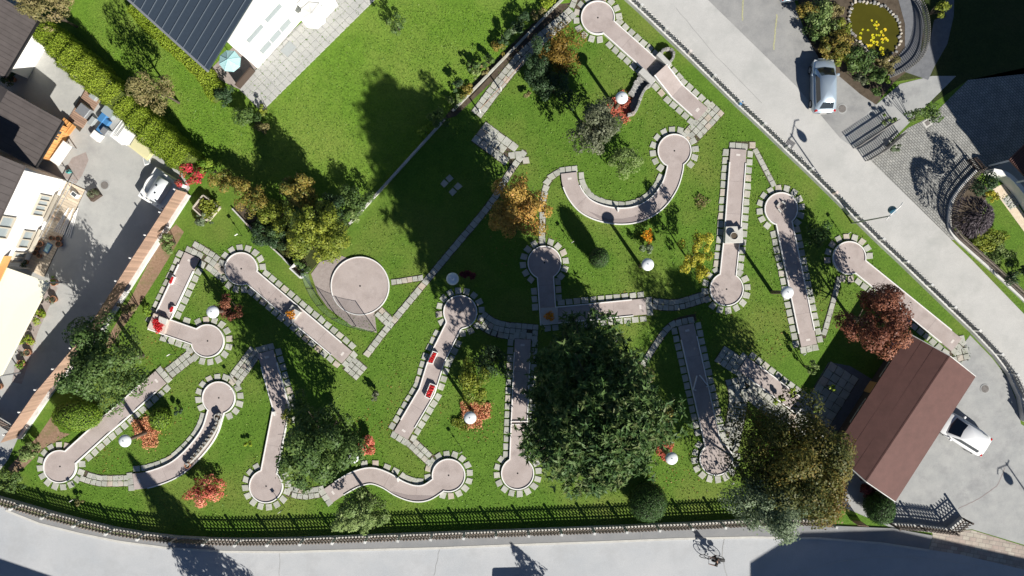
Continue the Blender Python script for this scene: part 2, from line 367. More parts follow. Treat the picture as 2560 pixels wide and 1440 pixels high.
def clumpy(c, R, ncl, n, crad=0.42, up=0.45, taper=0.0):
    """leaves on clumps spread through an ellipsoid crown"""
    R = np.array(R); c = np.array(c)
    d = unit(ncl); d[:, 2] = np.where(d[:, 2] < -0.5, -d[:, 2], d[:, 2])
    ph = RNG.uniform(0, 6.28, 2); az_ = np.arctan2(d[:, 1], d[:, 0])[:, None]; lob = 1 + .10 * np.sin(3 * az_ + ph[0]) + .09 * np.sin(5 * az_ + ph[1])
    cc = d * RNG.uniform(0.25, 0.92, (ncl, 1)) ** 0.75 * lob; cr = crad * RNG.uniform(0.45, 1.1, ncl); ct = RNG.uniform(-.25, .25, ncl)
    k = RNG.choice(ncl, n, p=cr ** 2 / (cr ** 2).sum())
    u = unit(n); rad = cr[k][:, None] * RNG.uniform(0.35, 1.0, (n, 1)) ** 0.5
    q = cc[k] + u * rad * np.array([1, 1, 0.8]); stray = RNG.random(n) < 0.05
    q[stray] *= RNG.uniform(1.0, 1.18, (stray.sum(), 1))
    ln = np.linalg.norm(q, axis=1); q = q / np.maximum(1, ln / 1.22)[:, None]
    if taper: f = 1 - taper * np.clip((q[:, 2:3] + 1) / 2, 0, 1); q[:, :2] = q[:, :2] * f / (1 - taper * .35)
    N = u * 1.15 + unit(n) * 0.6 + np.array([0, 0, up]); t = 0.5 + ct[k] * 1.3 + RNG.normal(0, .16, n)
    return c + q * R, N, t
def skinny(c, R, n, jit=0.05, z_lo=-1.0):
    """clipped surface: leaves hug the ellipsoid"""
    u = unit(n * 2); u = u[u[:, 2] > z_lo][:n]; n = len(u)
    q = u * (1 + RNG.normal(0, jit, (n, 1))); N = u * 1.0 + unit(n) * .55
    return np.array(c) + q * np.array(R), N, 0.5 + RNG.normal(0, .22, n)
def tufts(c, R, nt, per, crown):
    """needle tufts: crown(u) gives tuft centres"""
    q, N0 = crown(nt); P = []; N = []; T = []; tt = []
    base = RNG.uniform(.1, .9, nt)
    for k in range(per):
        d = unit(nt) + N0 * 0.7; d /= np.linalg.norm(d, axis=1, keepdims=True)
        P.append(q + d * 0.16); T.append(d); N.append(np.cross(d, unit(nt)) * .7 + N0 * .6); tt.append(base + RNG.normal(0, .12, nt))
    return np.concatenate(P), np.concatenate(N), np.concatenate(T), np.concatenate(tt)
def trunk(root, c, R, zb, r0, limbs=7, name='trunk'):
    """tapered trunk with limbs up into the crown"""
    b = base_of(root); m = MB(); top = Vector((c[0], c[1], c[2] + R[2] * .35)); p = Vector((b.x, b.y, 0)); k = 4
    pts = [p.lerp(top, i / k) + Vector((random.uniform(-.06, .06), random.uniform(-.06, .06), 0)) * (i > 0) for i in range(k + 1)]
    for i in range(k): m.tube(pts[i], pts[i + 1], r0 * (1 - .2 * i), r0 * (1 - .2 * (i + 1)), 8)
    for i in range(limbs):
        a = 2 * math.pi * i / limbs + random.uniform(-.3, .3); s = pts[1].lerp(pts[3], random.random())
        e = Vector((c[0] + R[0] * .75 * math.cos(a), c[1] + R[1] * .75 * math.sin(a), c[2] + R[2] * random.uniform(-.2, .5)))
        mid = s.lerp(e, .5) + Vector((0, 0, -.1 * R[2])); m.tube(s, mid, r0 * .4, r0 * .25, 6); m.tube(mid, e, r0 * .25, r0 * .06, 6)
        for j in range(3):
            a2 = a + random.uniform(-.9, .9); e2 = mid + Vector((math.cos(a2) * R[0] * .4, math.sin(a2) * R[1] * .4, R[2] * random.uniform(0, .4)))
            m.tube(mid, e2, r0 * .14, r0 * .03, 5)
    m.build(name, M_bark, root)
def plant(name, label, cat, px, py, zc, rx, ry, rz, mat, leaf=0.16, lai=4.5, ncl=18, style='clumpy', group=None, crad=0.42, aspect=0.65, tr=0.0, up=0.5, cap=40000, part='crown', taper=0.0):
    """px,py,rx,ry as the photograph shows the crown; zc,rz in metres"""
    c = U(px, py, zc); k = (H - zc) / H / S; R = (rx * k, ry * k, rz)
    root = thing(name, label, cat, (c.x, c.y, 0), group)
    n = int(min(cap, max(60, lai * math.pi * R[0] * R[1] / (leaf * leaf * aspect * .5) * .55)))
    cl = np.array((c.x, c.y, c.z)); core = False
    if style == 'clipped':
        P, N, t = skinny(cl, R, int(n * 1.6)); core = True
    elif style == 'cone':
        zz = RNG.random(n) ** 1.6; a = RNG.random(n) * 2 * np.pi; rr = (1 - zz) * RNG.uniform(.45, 1.05, n) * (1 + .18 * np.sin(a * 5 + zz * 20))
        u = np.stack([np.cos(a), np.sin(a), np.full(n, .5)], 1)
        P = cl + np.stack([np.cos(a) * rr * R[0], np.sin(a) * rr * R[1], (zz * 2 - 1) * rz], 1); N = u + unit(n) * .7; t = .5 + RNG.normal(0, .22, n)
    elif style == 'flat':
        a = RNG.random(n) * 2 * np.pi; r = np.sqrt(RNG.random(n)) * (1 + .22 * np.sin(a * 3 + px) + .12 * np.sin(a * 7 + py)); r *= np.where(RNG.random(n) < .06, 1.2, 1)
        z = rz * (RNG.uniform(-.9, 1, n)) * np.sqrt(np.clip(1.15 - r * r * .7, .05, 1)); P = cl + np.stack([np.cos(a) * r * R[0], np.sin(a) * r * R[1], z], 1)
        N = unit(n) * .8 + np.array([0, 0, .8]); t = .5 + RNG.normal(0, .25, n)
    elif style == 'spray':
        a = RNG.random(n) * 2 * np.pi; ray = np.round(a / (2 * np.pi) * 34) / 34 * 2 * np.pi + RNG.normal(0, .05, n); r = RNG.random(n) ** .7
        z = rz * (1 - 1.6 * r * r); P = cl + np.stack([np.cos(ray) * r * R[0], np.sin(ray) * r * R[1], z + RNG.normal(0, .06, n)], 1)
        N = unit(n) * .4 + np.array([0, 0, .8]); t = .5 + RNG.normal(0, .25, n)
    else:
        P, N, t = clumpy(cl, R, ncl, n, crad, up, taper)
    P[:, 2] = np.maximum(P[:, 2], 0.03)
    T = unit(len(P))
    if style == 'spray': d = P - cl; d[:, 2] = -.3; T = np.cross(N, d) + 1e-3
    b = np.array(base_of(root)); me = leaf_mesh(part, P - b, N, T, leaf, aspect, t)
    link(part, me, root, LM[mat])
    if core:
        mb = MB(); seg = 16; prof = [(math.cos(i / 8 * math.pi - math.pi / 2) * .94, math.sin(i / 8 * math.pi - math.pi / 2) * .94) for i in range(1, 8)]
        vs_ = []; fs = []
        for r_, z_ in prof:
            for i in range(seg): vs_.append((c.x + R[0] * r_ * math.cos(2 * math.pi * i / seg), c.y + R[1] * r_ * math.sin(2 * math.pi * i / seg), max(.02, c.z + R[2] * z_)))
        for j in range(len(prof) - 1):
            for i in range(seg): fs.append((j * seg + i, j * seg + (i + 1) % seg, (j + 1) * seg + (i + 1) % seg, (j + 1) * seg + i))
        fs.append(tuple(range(6 * seg, 7 * seg))); mb.add(vs_, fs); o = mb.build('twig_mass', M_core, root, True)
    if tr: trunk(root, (c.x, c.y, c.z), R, 0, tr)
    elif style in ('clumpy', 'cone', 'spray') and zc > 0.45:
        mb = MB()
        for i in range(5):
            a = i * 1.26; mb.tube((c.x + .05 * math.cos(a), c.y + .05 * math.sin(a), 0), (c.x + R[0] * .5 * math.cos(a), c.y + R[1] * .5 * math.sin(a), c.z + R[2] * .3), .03, .01, 5)
        mb.build('stem', M_bark, root)
    return root
M_hcore = plain('hedge_inner_green', (0.085, 0.115, 0.014), 0.95, vary=.3)
M_core = plain('inner_twigs', (0.025, 0.035, 0.014), 0.95)
def hedge(name, label, pts, wid, hgt, mat, leaf=0.12, dens=1.0, wob=.12):
    P2 = GP(pts); root = thing(name, label, 'hedge', (P2[0].x, P2[0].y, 0))
    b = np.array(base_of(root)); L = sum((q - p).length for p, q in zip(P2, P2[1:]))
    n = int(min(110000, dens * L * (wid + 2 * hgt) / (leaf * leaf * .33) * 1.5))
    rs = resample(P2, L / n); m = len(rs); xy = np.array([tuple(p) for p, d in rs]); dr = np.array([tuple(d) for p, d in rs]); nr = np.stack([-dr[:, 1], dr[:, 0]], 1)
    s = RNG.uniform(-(hgt + wid / 2), hgt + wid / 2, m); side = np.abs(s) > wid / 2
    wv = 1 + wob * np.sin(xy[:, 0] * 2.1 + xy[:, 1]) + wob * .7 * np.sin(xy[:, 1] * 5.3 - xy[:, 0] * 1.7)
    lat = np.where(side, np.sign(s) * wid / 2, s) * wv + RNG.normal(0, .06, m); z = np.where(side, hgt - (np.abs(s) - wid / 2), hgt) * (1 + .06 * (wv - 1) / wob) + RNG.normal(0, .07, m)
    rnd = np.clip((np.abs(lat) / (wid / 2) - .6), 0, 1); z = np.where(side, z, z - rnd * .15 * hgt)
    P = np.stack([xy[:, 0] + nr[:, 0] * lat, xy[:, 1] + nr[:, 1] * lat, np.maximum(z, .02)], 1)
    N = np.stack([nr[:, 0] * np.sign(s) * side, nr[:, 1] * np.sign(s) * side, np.where(side, .15, 1)], 1) + unit(m) * .55
    t = .5 + RNG.normal(0, .16, m) + .15 * np.sin(xy[:, 0] * 3 + xy[:, 1] * 4)
    link('foliage', leaf_mesh('foliage', P - b, N, unit(m), leaf, .6, t), root, LM[mat])
    MB().wall(P2, wid * .86, 0.0, hgt * .93).build('twig_mass', M_hcore, root); return root

# ------------------------------------------------------------------ ground, roads, pavements
def ground(name, pts, z, mat):
    o = MB().sheet(GP(pts), z).build(name, mat); o['kind'] = 'structure'; return o
gm = MB(); gm.sheet([(-260, -220), (260, -220), (260, 220), (-260, 220)], 0.0)
tag(gm.build('ground', M_grass), kind='structure')
FENCE_NE = [(1535, -30), (1598, 27), (1658, 84), (1717, 140), (1777, 199), (1840, 261), (1900, 317), (1958, 373), (2016, 428), (2075, 486), (2132, 543), (2190, 600), (2249, 655), (2308, 712), (2365, 767), (2425, 824), (2480, 882), (2518, 932), (2545, 990), (2556, 1050)]
ground('lawn', [(150, -60), (190, 70), (350, 240), (500, 400), (560, 440), (640, 545), (735, 655), (780, 640), (880, 557), (1110, 300), (1150, 275), (1435, 5), (1500, -60)], 0.006, M_lawn)
ground('road', [(1480, -95)] + FENCE_NE + [(2600, 1080), (2700, 1200), (2900, 1300), (2900, 1100), (2560, 785), (2420, 640), (2180, 402), (2100, 345), (1990, 215), (1765, -5), (1690, -95)], 0.008, M_road)
ground('parking_area', [(1690, -95), (1765, -5), (1990, 215), (2100, 345), (2190, 262), (2150, 235), (2050, 150), (2015, 90), (1985, 0), (1960, -95)], 0.012, M_park)
ground('driveway', [(2175, 400), (2420, 640), (2400, 590), (2370, 570), (2380, 500), (2440, 425), (2560, 480), (2560, 170), (2420, 200), (2330, 290), (2270, 320)], 0.012, M_cobble)
ground('pavement', [(2100, 345), (2180, 402), (2245, 335), (2330, 250), (2390, 190), (2330, 190), (2250, 210), (2190, 262)], 0.014, M_apron)
ground('path', [(2235, -40), (2262, 60), (2262, 120), (2215, 175), (2225, 195), (2262, 178), (2300, 140), (2310, 60), (2295, -40)], 0.022, M_dpav)
ground('garden_bed', [(1985, -40), (2015, 90), (2050, 150), (2150, 235), (2190, 262), (2235, 205), (2290, 160), (2310, 90), (2290, -40)], 0.010, M_soil)
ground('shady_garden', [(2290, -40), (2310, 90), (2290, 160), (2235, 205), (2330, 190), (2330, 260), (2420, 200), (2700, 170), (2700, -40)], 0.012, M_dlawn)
ground('path', spline([(2382, -40), (2374, 40), (2352, 105), (2318, 160), (2262, 205)], 5) and [(2365, -40), (2360, 40), (2335, 50), (2325, 100), (2297, 140), (2262, 180), (2320, 200), (2335, 168), (2368, 110), (2384, 40), (2386, -40)], 0.018, M_dpav)
ground('street', [(-700, 1110), (0, 1262), (17, 1272), (100, 1305), (200, 1330), (300, 1350), (420, 1366), (560, 1375), (700, 1376), (900, 1371), (1100, 1366), (1300, 1358), (1500, 1351), (1700, 1343), (1880, 1339), (2050, 1342), (2200, 1354), (2400, 1384), (2560, 1422), (3300, 1600), (3300, 1850), (-700, 1750)], 0.006, M_street)
sw = [(15, 1268), (60, 1280), (130, 1300), (210, 1321), (290, 1338), (360, 1347), (440, 1353), (620, 1355), (800, 1350), (1000, 1343), (1200, 1338), (1500, 1327), (1800, 1314), (1960, 1308), (2230, 1320), (2330, 1338)]
kb = [(17, 1272), (100, 1305), (200, 1330), (300, 1350), (420, 1366), (560, 1375), (700, 1376), (900, 1371), (1100, 1366), (1300, 1358), (1500, 1351), (1700, 1343), (1880, 1339), (2050, 1342), (2200, 1354), (2320, 1372)]
tag(MB().prism([tuple(p) for p in GP(sw + kb[::-1])], 0.0, 0.10).build('sidewalk', M_walk), kind='structure')
kerb = tag(MB().wall(GP([(p[0], p[1] + 3) for p in kb]), 0.16, 0.0, 0.115).build('kerb', M_conc), kind='structure')
ground('sidewalk', [(2332, 1340), (2330, 1330), (2430, 1325), (2560, 1365), (3000, 1480), (3000, 1540), (2560, 1424), (2400, 1386), (2322, 1374)], 0.012, M_wpaver)
ground('yard', [(2335, 1332), (2230, 1320), (2090, 1260), (2230, 850), (2350, 880), (2390, 885), (2425, 838), (2480, 895), (2518, 945), (2540, 1000), (2552, 1060), (2600, 1090), (2800, 1250), (2800, 1420), (2560, 1362), (2430, 1323)], 0.010, M_apron)
ground('yard', [(90, 50), (130, 100), (260, 225), (430, 385), (475, 470), (372, 640), (235, 845), (50, 1085), (20, 1150), (0, 1175), (-60, 1230), (-700, 1080), (-700, -80), (60, -80)], 0.012, M_yard)
ground('garden_bed', [(180, 395), (215, 380), (222, 400), (205, 440), (190, 460), (155, 440)], 0.016, M_gravel)
ground('garden_bed', [(60, 800), (130, 710), (145, 720), (95, 830), (55, 960), (30, 955)], 0.016, M_gravel)
ground('garden_bed', [(400, 600), (440, 560), (460, 580), (425, 640), (395, 690), (350, 760), (300, 830), (275, 870), (255, 870), (330, 740)], 0.006, M_mulch)
ground('garden_bed', [(95, 1090), (130, 1040), (150, 1080), (175, 1085), (140, 1105), (110, 1120), (60, 1170), (30, 1190), (20, 1170)], 0.006, M_mulch)
ground('garden_bed', [(583, 520), (625, 566), (640, 580), (660, 560), (620, 520), (600, 505)], 0.008, M_soil)
ground('garden_bed', [(625, 560), (733, 668), (775, 680), (880, 560), (800, 500), (700, 500)], 0.009, M_dlawn)  # deep shade below the trees is part of this dark green
ground('garden_bed', [(1140, 290), (1105, 300), (1190, 200), (1330, 60), (1400, 10), (1440, 5)], 0.009, M_soil)
ground('garden_bed', [(2440, 430), (2380, 500), (2372, 570), (2405, 595), (2440, 640), (2560, 760), (2700, 880), (2700, 560), (2560, 440)], 0.010, M_grass)
ground('garden_bed', [(2430, 440), (2385, 500), (2380, 560), (2420, 600), (2450, 560), (2470, 470)], 0.014, M_soil)
ground('verge', [(2378, 600), (2440, 660), (2560, 785), (2700, 920), (2700, 880), (2560, 745), (2440, 632), (2405, 598)], 0.014, M_grass)
ground('terrace', [(2072, 905), (2125, 915), (2250, 990), (2100, 1180), (2050, 1120), (1990, 1040)], 0.012, M_dpav)
ground('concrete_apron', [(778, 685), (800, 655), (855, 640), (905, 660), (950, 760), (935, 765), (942, 832), (880, 815), (820, 770), (795, 735)], 0.03, M_gravel)
# road details
def manhole(px, py, r, label, base=0.02):
    c = G(px, py); t = thing('manhole_cover', label, 'manhole cover', c)
    MB().lathe(c, [(r, 0.0), (r, base + .012), (r * .8, base + .016)], 28).build('ring', M_apron, t)
    MB().lathe(c, [(r * .78, 0.0), (r * .78, base + .02)], 28).build('cover', M_iron, t)
    for i in range(10):
        a = i * math.pi / 5; MB().box((c.x + .55 * r * math.cos(a), c.y + .55 * r * math.sin(a), base + .026), (.09, .04, .012), a).build('tread', M_iron, t)
manhole(2105, 272, .37, 'round manhole cover in the road behind the silver car')
manhole(262, 463, .37, 'round manhole cover in the pale yard beside a potted shrub')
manhole(2462, 972, .36, 'worn manhole cover in the asphalt yard near the brown roof')
c = G(1975, 360); t = thing('storm_drain', 'dark square drain grate in the road by the lamp shadow', 'drain', c)
MB().box((c.x, c.y, .014), (.62, .56, .02), -.6).build('frame', M_iron, t)
for i in range(6):
    q = Vector((-.24 + i * .096, 0)); ca, sa = math.cos(-.6), math.sin(-.6)
    MB().box((c.x + q.x * ca, c.y + q.x * sa, .029), (.04, .48, .02), -.6).build('bar', M_steel, t)
c = G(2318, 308); t = thing('storm_drain', 'small square drain grate in the cobbled driveway', 'drain', c)
MB().box((c.x, c.y, .016), (.6, .55, .02), .6).build('frame', M_conc, t); MB().box((c.x, c.y, .03), (.32, .32, .02), .6).build('grate', M_iron, t)
for lab, a, b in (('yellowed bay line on the parking asphalt nearer the top edge', (1858, -5), (1856, 52)), ('yellowed bay line on the parking asphalt left of the silver car', (1942, 36), (1934, 126))):
    a, b = GP([a, b]); pts_ = [p + Vector((random.uniform(-.03, .03), 0)) for p, d in resample([a, b], .12)]
    tag(MB().wall(pts_, .10, .012, .018).build('bay_marking', M_line), lab, 'road marking')

for nm, pts, wd_, mt in (('road_seam', [(2512, 1170), (2490, 1215), (2440, 1250), (2395, 1272)], .05, M_ddark), ('road_seam', [(1812, 1345), (1806, 1390), (1818, 1445)], .04, M_park), ('road_seam', [(1600, 1349), (1602, 1342), (1604, 1328)], .04, M_park), ('road_seam', [(1975, 1440), (2080, 1408), (2210, 1392), (2350, 1400), (2500, 1425)], .06, M_road), ('road_seam', [(700, 1378), (698, 1440)], .035, M_park), ('road_seam', [(1100, 1368), (1085, 1440)], .03, M_park), ('road_seam', [(1690, 20), (1790, 140), (1905, 258)], .035, M_park)):
    q = GP(pts); q = spline(q, 6) if len(q) > 2 else [q[0].lerp(q[1], i / 8) for i in range(9)]
    q = [p + Vector((random.uniform(-.03, .03), random.uniform(-.03, .03))) for p in q]; L_ = offs(q, wd_ / 2); R_ = offs(q, -wd_ / 2)
    zz = .112 if pts[0] == (1600, 1349) else .016
    tag(MB().add([(p.x, p.y, zz) for p in L_ + R_], [(len(q) + i, len(q) + i + 1, i + 1, i) for i in range(len(q) - 1)]).build(nm, mt), kind='structure')
# ------------------------------------------------------------------ slabs
SLABS = []
def slab_mesh(lx, ly, hz):
    q = lambda: random.uniform(-.025, .025)
    pts = [(-lx / 2 + q(), -ly / 2 + q()), (lx / 2 + q(), -ly / 2 + q()), (lx / 2 + q(), ly / 2 + q()), (-lx / 2 + q(), ly / 2 + q())]
    m = MB(); b = .018
    ins = [(x - math.copysign(b, x), y - math.copysign(b, y)) for x, y in pts]
    m.add([(*p, 0) for p in pts] + [(*p, hz - .012) for p in pts] + [(*p, hz) for p in ins],
          [(8, 9, 10, 11)] + [(i, (i + 1) % 4, 4 + (i + 1) % 4, 4 + i) for i in range(4)] + [(4 + i, 4 + (i + 1) % 4, 8 + (i + 1) % 4, 8 + i) for i in range(4)])
    me = m.mesh('paving_slab'); me.materials.append(M_slab); return me
SM = [slab_mesh(.5, .44, .055) for _ in range(8)]
def slab(parent, p, ang, sx=1.0, sy=1.0, mesh=None, z=0.0, mat=None, check=0.0, name='paving_slab', jit=.06):
    if check:
        for q in SLABS:
            if (q - p).length < check: return None
    SLABS.append(Vector(p))
    o = bpy.data.objects.new(name, mesh or random.choice(SM)); COL.objects.link(o)
    o.parent = parent; b = base_of(parent); o.location = (p.x - b.x, p.y - b.y, z + random.uniform(-.004, .008)); o.rotation_euler = (random.uniform(-.012, .012), random.uniform(-.012, .012), ang + random.uniform(-jit, jit))
    o.scale = (sx, sy, 1); return o

# ------------------------------------------------------------------ minigolf lanes
LANES = []
DZ, RZ = 0.15, 0.215
def lane(label, cl, circ=None, hw=20.0, smooth=False, rail_from=1.0, slabs=(1, 1), ring=True, tee=True, deckz=None, mouth=None, cup=True):
    P = GP(cl); P = spline(P, 8) if smooth else P
    hwm = hw / S; cw = None
    if circ: cw = G(circ[0], circ[1]).to_2d(); cr = circ[2] / S
    b0 = cw or P[-1]
    root = thing('minigolf_lane', label, 'minigolf lane', (b0.x, b0.y, 0), 'concrete minigolf lanes')
    Lp = offs(P, hwm); Rp = offs(P, -hwm)
    def clip(Q):
        out = [Q[0]]
        for a, b in zip(Q, Q[1:]):
            if (b - cw).length < cr:
                d = b - a; f = a - cw; A = d.dot(d); B = 2 * f.dot(d); Cc = f.dot(f) - cr * cr; disc = max(0, B * B - 4 * A * Cc)
                out.append(a + d * ((-B - math.sqrt(disc)) / (2 * A))); return out
            out.append(b)
        return out
    if cw:
        Lp = clip(Lp); Rp = clip(Rp)
        a0 = math.atan2(*(Lp[-1] - cw).yx); a1 = math.atan2(*(Rp[-1] - cw).yx)
        while a1 > a0: a1 -= 2 * math.pi
        if a0 - a1 < math.pi * .8: a1 -= 2 * math.pi
        k = 40; arc = [cw + Vector((math.cos(a0 + (a1 - a0) * i / k), math.sin(a0 + (a1 - a0) * i / k))) * cr for i in range(1, k)]
        outline = Lp + arc + Rp[::-1]
    else: arc = []; outline = Lp + Rp[::-1]
    MB().prism([tuple(p) for p in outline], 0.0, DZ).build('deck', M_deck, root)
    def trim(Q, d):
        Q = list(Q)
        while len(Q) > 2 and (Q[1] - Q[0]).length < d: d -= (Q[1] - Q[0]).length; Q.pop(0)
        if d > 0 and (Q[1] - Q[0]).length > d: Q[0] = Q[0] + (Q[1] - Q[0]).normalized() * d
        return Q
    rl = trim(Lp, rail_from); rr = trim(Rp, rail_from)
    if cw: MB().wall(rl + arc + rr[::-1], .075, 0.004, RZ).build('rail', M_rail, root)
    else:
        MB().wall(rl, .075, 0.004, RZ).build('rail', M_rail, root); MB().wall(rr, .075, 0.004, RZ).build('rail', M_rail, root)
    if cw and cup: MB().lathe((cw.x, cw.y, 0), [(.062, 0.10), (.062, DZ + .006)], 14).build('cup', M_hole, root)
    if tee:
        d = (P[1] - P[0]).normalized(); q = P[0] + d * .42
        MB().box((q.x, q.y, DZ + .003), (.16, .3, .006), math.atan2(d.y, d.x)).build('tee_mark', M_tee, root)
    # expansion joints across the lane
    for p, d in resample(P, 2.4)[1:]:
        if not cw or (p - cw).length > cr + .3: MB().box((p.x, p.y, DZ + .001), (.018, hwm * 1.88, .004), math.atan2(d.y, d.x)).build('joint', M_ddark, root)
    LANES.append(dict(root=root, P=P, cw=cw, cr=cr if cw else 0, hw=hwm, slabs=slabs, ring=ring, poly=outline, tee=tee))
    return root
def lane_slabs():
    for L in LANES:
        def ok(p):
            for M in LANES:
                if M is not L and M['poly'] and inside(p, M['poly']): return False
                if M is not L and M['cw'] and (p - M['cw']).length < M['cr'] + .3: return False
            return not inside(p, L['poly'])
        if L['cw'] and L['ring']:
            n = int(2 * math.pi * (L['cr'] + .36) / .585)
            for i in range(n):
                a = 2 * math.pi * i / n + .1; p = L['cw'] + Vector((math.cos(a), math.sin(a))) * (L['cr'] + .37)
                if L['ring'] is not True and not L['ring'](math.degrees(a) % 360): continue
                if min(((p - q[0]).length for q in resample(L['P'], .15)), default=9) < L['hw'] + .2 and (p - L['P'][-1]).length > .1: continue
                if ok(p): slab(L['root'], p, a, .95 * random.uniform(.92, 1.05), 1.02, check=.34)
        for side in (0, 1):
            rg = L['slabs'][side]
            if not rg: continue
            rs = resample(L['P'], .595); tot = len(rs)
            for i, (p, d) in enumerate(rs):
                if isinstance(rg, tuple) and not (rg[0] <= i / tot <= rg[1]): continue
                nrm = Vector((-d.y, d.x)) * (1 if side == 0 else -1); q = p + d * .28 + nrm * (L['hw'] + .31)
                if L['cw'] and (q - L['cw']).length < L['cr'] + .42: continue
                if ok(q): slab(L['root'], q, math.atan2(d.y, d.x), .98 * random.uniform(.95, 1.03), 1.0 * random.uniform(.93, 1.04), check=.36)
        if L['tee']:
            d = (L['P'][1] - L['P'][0]).normalized(); nrm = Vector((-d.y, d.x))
            for k in (-1, 0, 1):
                q = L['P'][0] - d * .26 + nrm * k * .46
                if ok(q): slab(L['root'], q, math.atan2(d.y, d.x), .92, 1.0, check=.3)
A1 = lane('long lane with a raised ramp jumping over a stone-lined channel', [(1625, 163), (1494, 46)], (1494, 46, 41), rail_from=0, tee=False)
B1 = lane('hook-shaped lane curving from a tee up to a round green', [(1422, 433), (1426, 460), (1440, 490), (1464, 516), (1500, 533), (1547, 541), (1595, 535), (1640, 510), (1672, 468), (1686, 425), (1687, 400)], (1685, 378, 41), smooth=True, slabs=(1, 0))
C1 = lane('straight upright lane with a concrete block and flower bowl across it', [(1845, 374), (1829, 590), (1817, 700)], (1815, 723, 41))
D1 = lane('narrow lane whose round green holds four small stone blocks', [(2021, 863), (1951, 523)], (1951, 523, 40.5), cup=False)
E1 = lane('slanting lane along the roadside lawn ending beside the brown roof', [(2389, 862), (2121, 645)], (2121, 645, 40.5), slabs=(1, 0), ring=lambda a: not (200 < a < 235))
F1 = lane('angled lane turning at a corner block in the deep tree shade', [(1614, 766), (1370, 790), (1362, 670)], (1361, 657, 41))
G1 = lane('bending lane with two red flower boxes set into its rails', [(1003, 1088), (1068, 978), (1092, 900), (1134, 815)], (1151, 780, 41))
H1 = lane('straight lane half hidden under the great pine tree', [(1307, 848), (1298, 1060), (1294, 1160)], (1294, 1182, 40))
I1 = lane('wavy snaking lane near the street fence ending in a round green', [(822, 1238), (860, 1213), (895, 1195), (930, 1188), (965, 1199), (1000, 1220), (1035, 1232), (1065, 1230), (1092, 1214), (1108, 1200)], (1122, 1187, 40.5), smooth=True, slabs=((.3, 1), 0))
J1 = lane('kinked lane running down beside the dark green garden tree', [(665, 879), (705, 1020), (672, 1190)], (667, 1214, 41), slabs=((0, .5), 0))
K1 = lane('curved lane with a narrow planter of stones along its inside', [(336, 1203), (377, 1197), (431, 1177), (469, 1149), (507, 1107), (528, 1073), (540, 1035), (547, 1010)], (549, 994, 40), smooth=True, slabs=(1, 0))
L1 = lane('sloping lane with rounded humps by the board fence', [(404, 942), (310, 1026), (262, 1067), (168, 1152)], (153, 1165, 40), slabs=(1, 0))
M1 = lane('angled lane turning at a white corner block with a heart flower bed', [(482, 639), (401, 811), (505, 847)], (521, 852, 40.5))
N1 = lane('long diagonal lane with an orange flower block across its middle', [(868, 893), (620, 684)], (605, 672, 40))
O1 = lane('shaded lane with a V-shaped gate of angled boards', [(1714, 812), (1785, 1128)], (1789, 1146, 40.5))
P1 = lane('short lane beside the clubhouse terrace between two yellow shrubs', [(1856, 909), (2004, 1020)], None, slabs=(1, 0), ring=False)
R1 = lane('lane with only the rim of its green showing beside the pine', [(1450, 905), (1560, 968)], (1574, 976, 40), slabs=(0, 0), ring=lambda a: a < 70 or a > 290)
# the big round green
c = G(901, 715); Q1 = thing('minigolf_lane', 'large round target green with a protective net behind it', 'minigolf lane', c, 'concrete minigolf lanes')
ring = [(c.x + 72 / S * math.cos(i / 60 * 2 * math.pi), c.y + 72 / S * math.sin(i / 60 * 2 * math.pi)) for i in range(60)]
MB().prism(ring, 0, DZ - .03).build('deck', M_deck, Q1); MB().wall(ring, .07, 0.004, DZ + .01, True).build('rail', M_rail, Q1)
MB().lathe((c.x, c.y, 0), [(.062, 0), (.062, DZ - .02)], 14).build('cup', M_hole, Q1)
LANES.append(dict(root=Q1, P=[c.to_2d()], cw=c.to_2d(), cr=72 / S, hw=.1, slabs=(0, 0), ring=False, poly=[Vector(p) for p in ring], tee=False))
# lane A: far half with the rising ramp
a_, b_2, k_ = G(1647, 181), G(1691, 229), G(1755, 287)
d = (b_2 - a_).normalized(); n2 = Vector((-d.y, d.x, 0)) * (20 / S); d2 = (k_ - b_2).normalized(); n3 = Vector((-d2.y, d2.x, 0)) * (20 / S)
up = Vector((0, 0, .62)); lo = Vector((0, 0, DZ))
MB().add([a_ + n2, a_ - n2, b_2 - n3, b_2 + n3, a_ + n2 + up, a_ - n2 + up, b_2 - n3 + lo, b_2 + n3 + lo], [(4, 5, 6, 7)[::-1], (0, 1, 5, 4), (1, 2, 6, 5), (3, 0, 4, 7), (2, 3, 7, 6)]).build('ramp', M_deck, A1)
MB().prism([(b_2 + n3)[:2], (b_2 - n3)[:2], (k_ - n3)[:2], (k_ + n3)[:2]], 0, DZ - .002).build('deck', M_ddark if False else M_deck, A1)
for sgn, e in ((1, .62), (-1, .8)):
    w3 = [a_ + n2 * sgn + up, b_2 + n3 * sgn + lo, b_2.lerp(k_, e) + n3 * sgn + lo]
    MB().wall([tuple(p) for p in w3], .075, 0.01, .06).build('rail', M_rail, A1)
q = k_ - d2 * .5; MB().box((q.x, q.y, DZ + .003), (.3, .22, .006), 0.8).build('tee_mark', M_tee, A1)
for (p, q, wd) in (((1598, 181), (1630, 212), .5), ((1641, 140), (1670, 169), .36)):
    p, q = GP([p, q]); MB().wall([p, q], wd, 0, .66).build('abutment', M_conc, A1, bevel=.02)
LANES.append(dict(root=A1, P=[b_2.to_2d() + d2.to_2d() * 0, k_.to_2d()] and [k_.to_2d(), b_2.to_2d(), a_.to_2d()], cw=None, cr=0, hw=20 / S, slabs=(1, 1), ring=False, poly=[], tee=False))
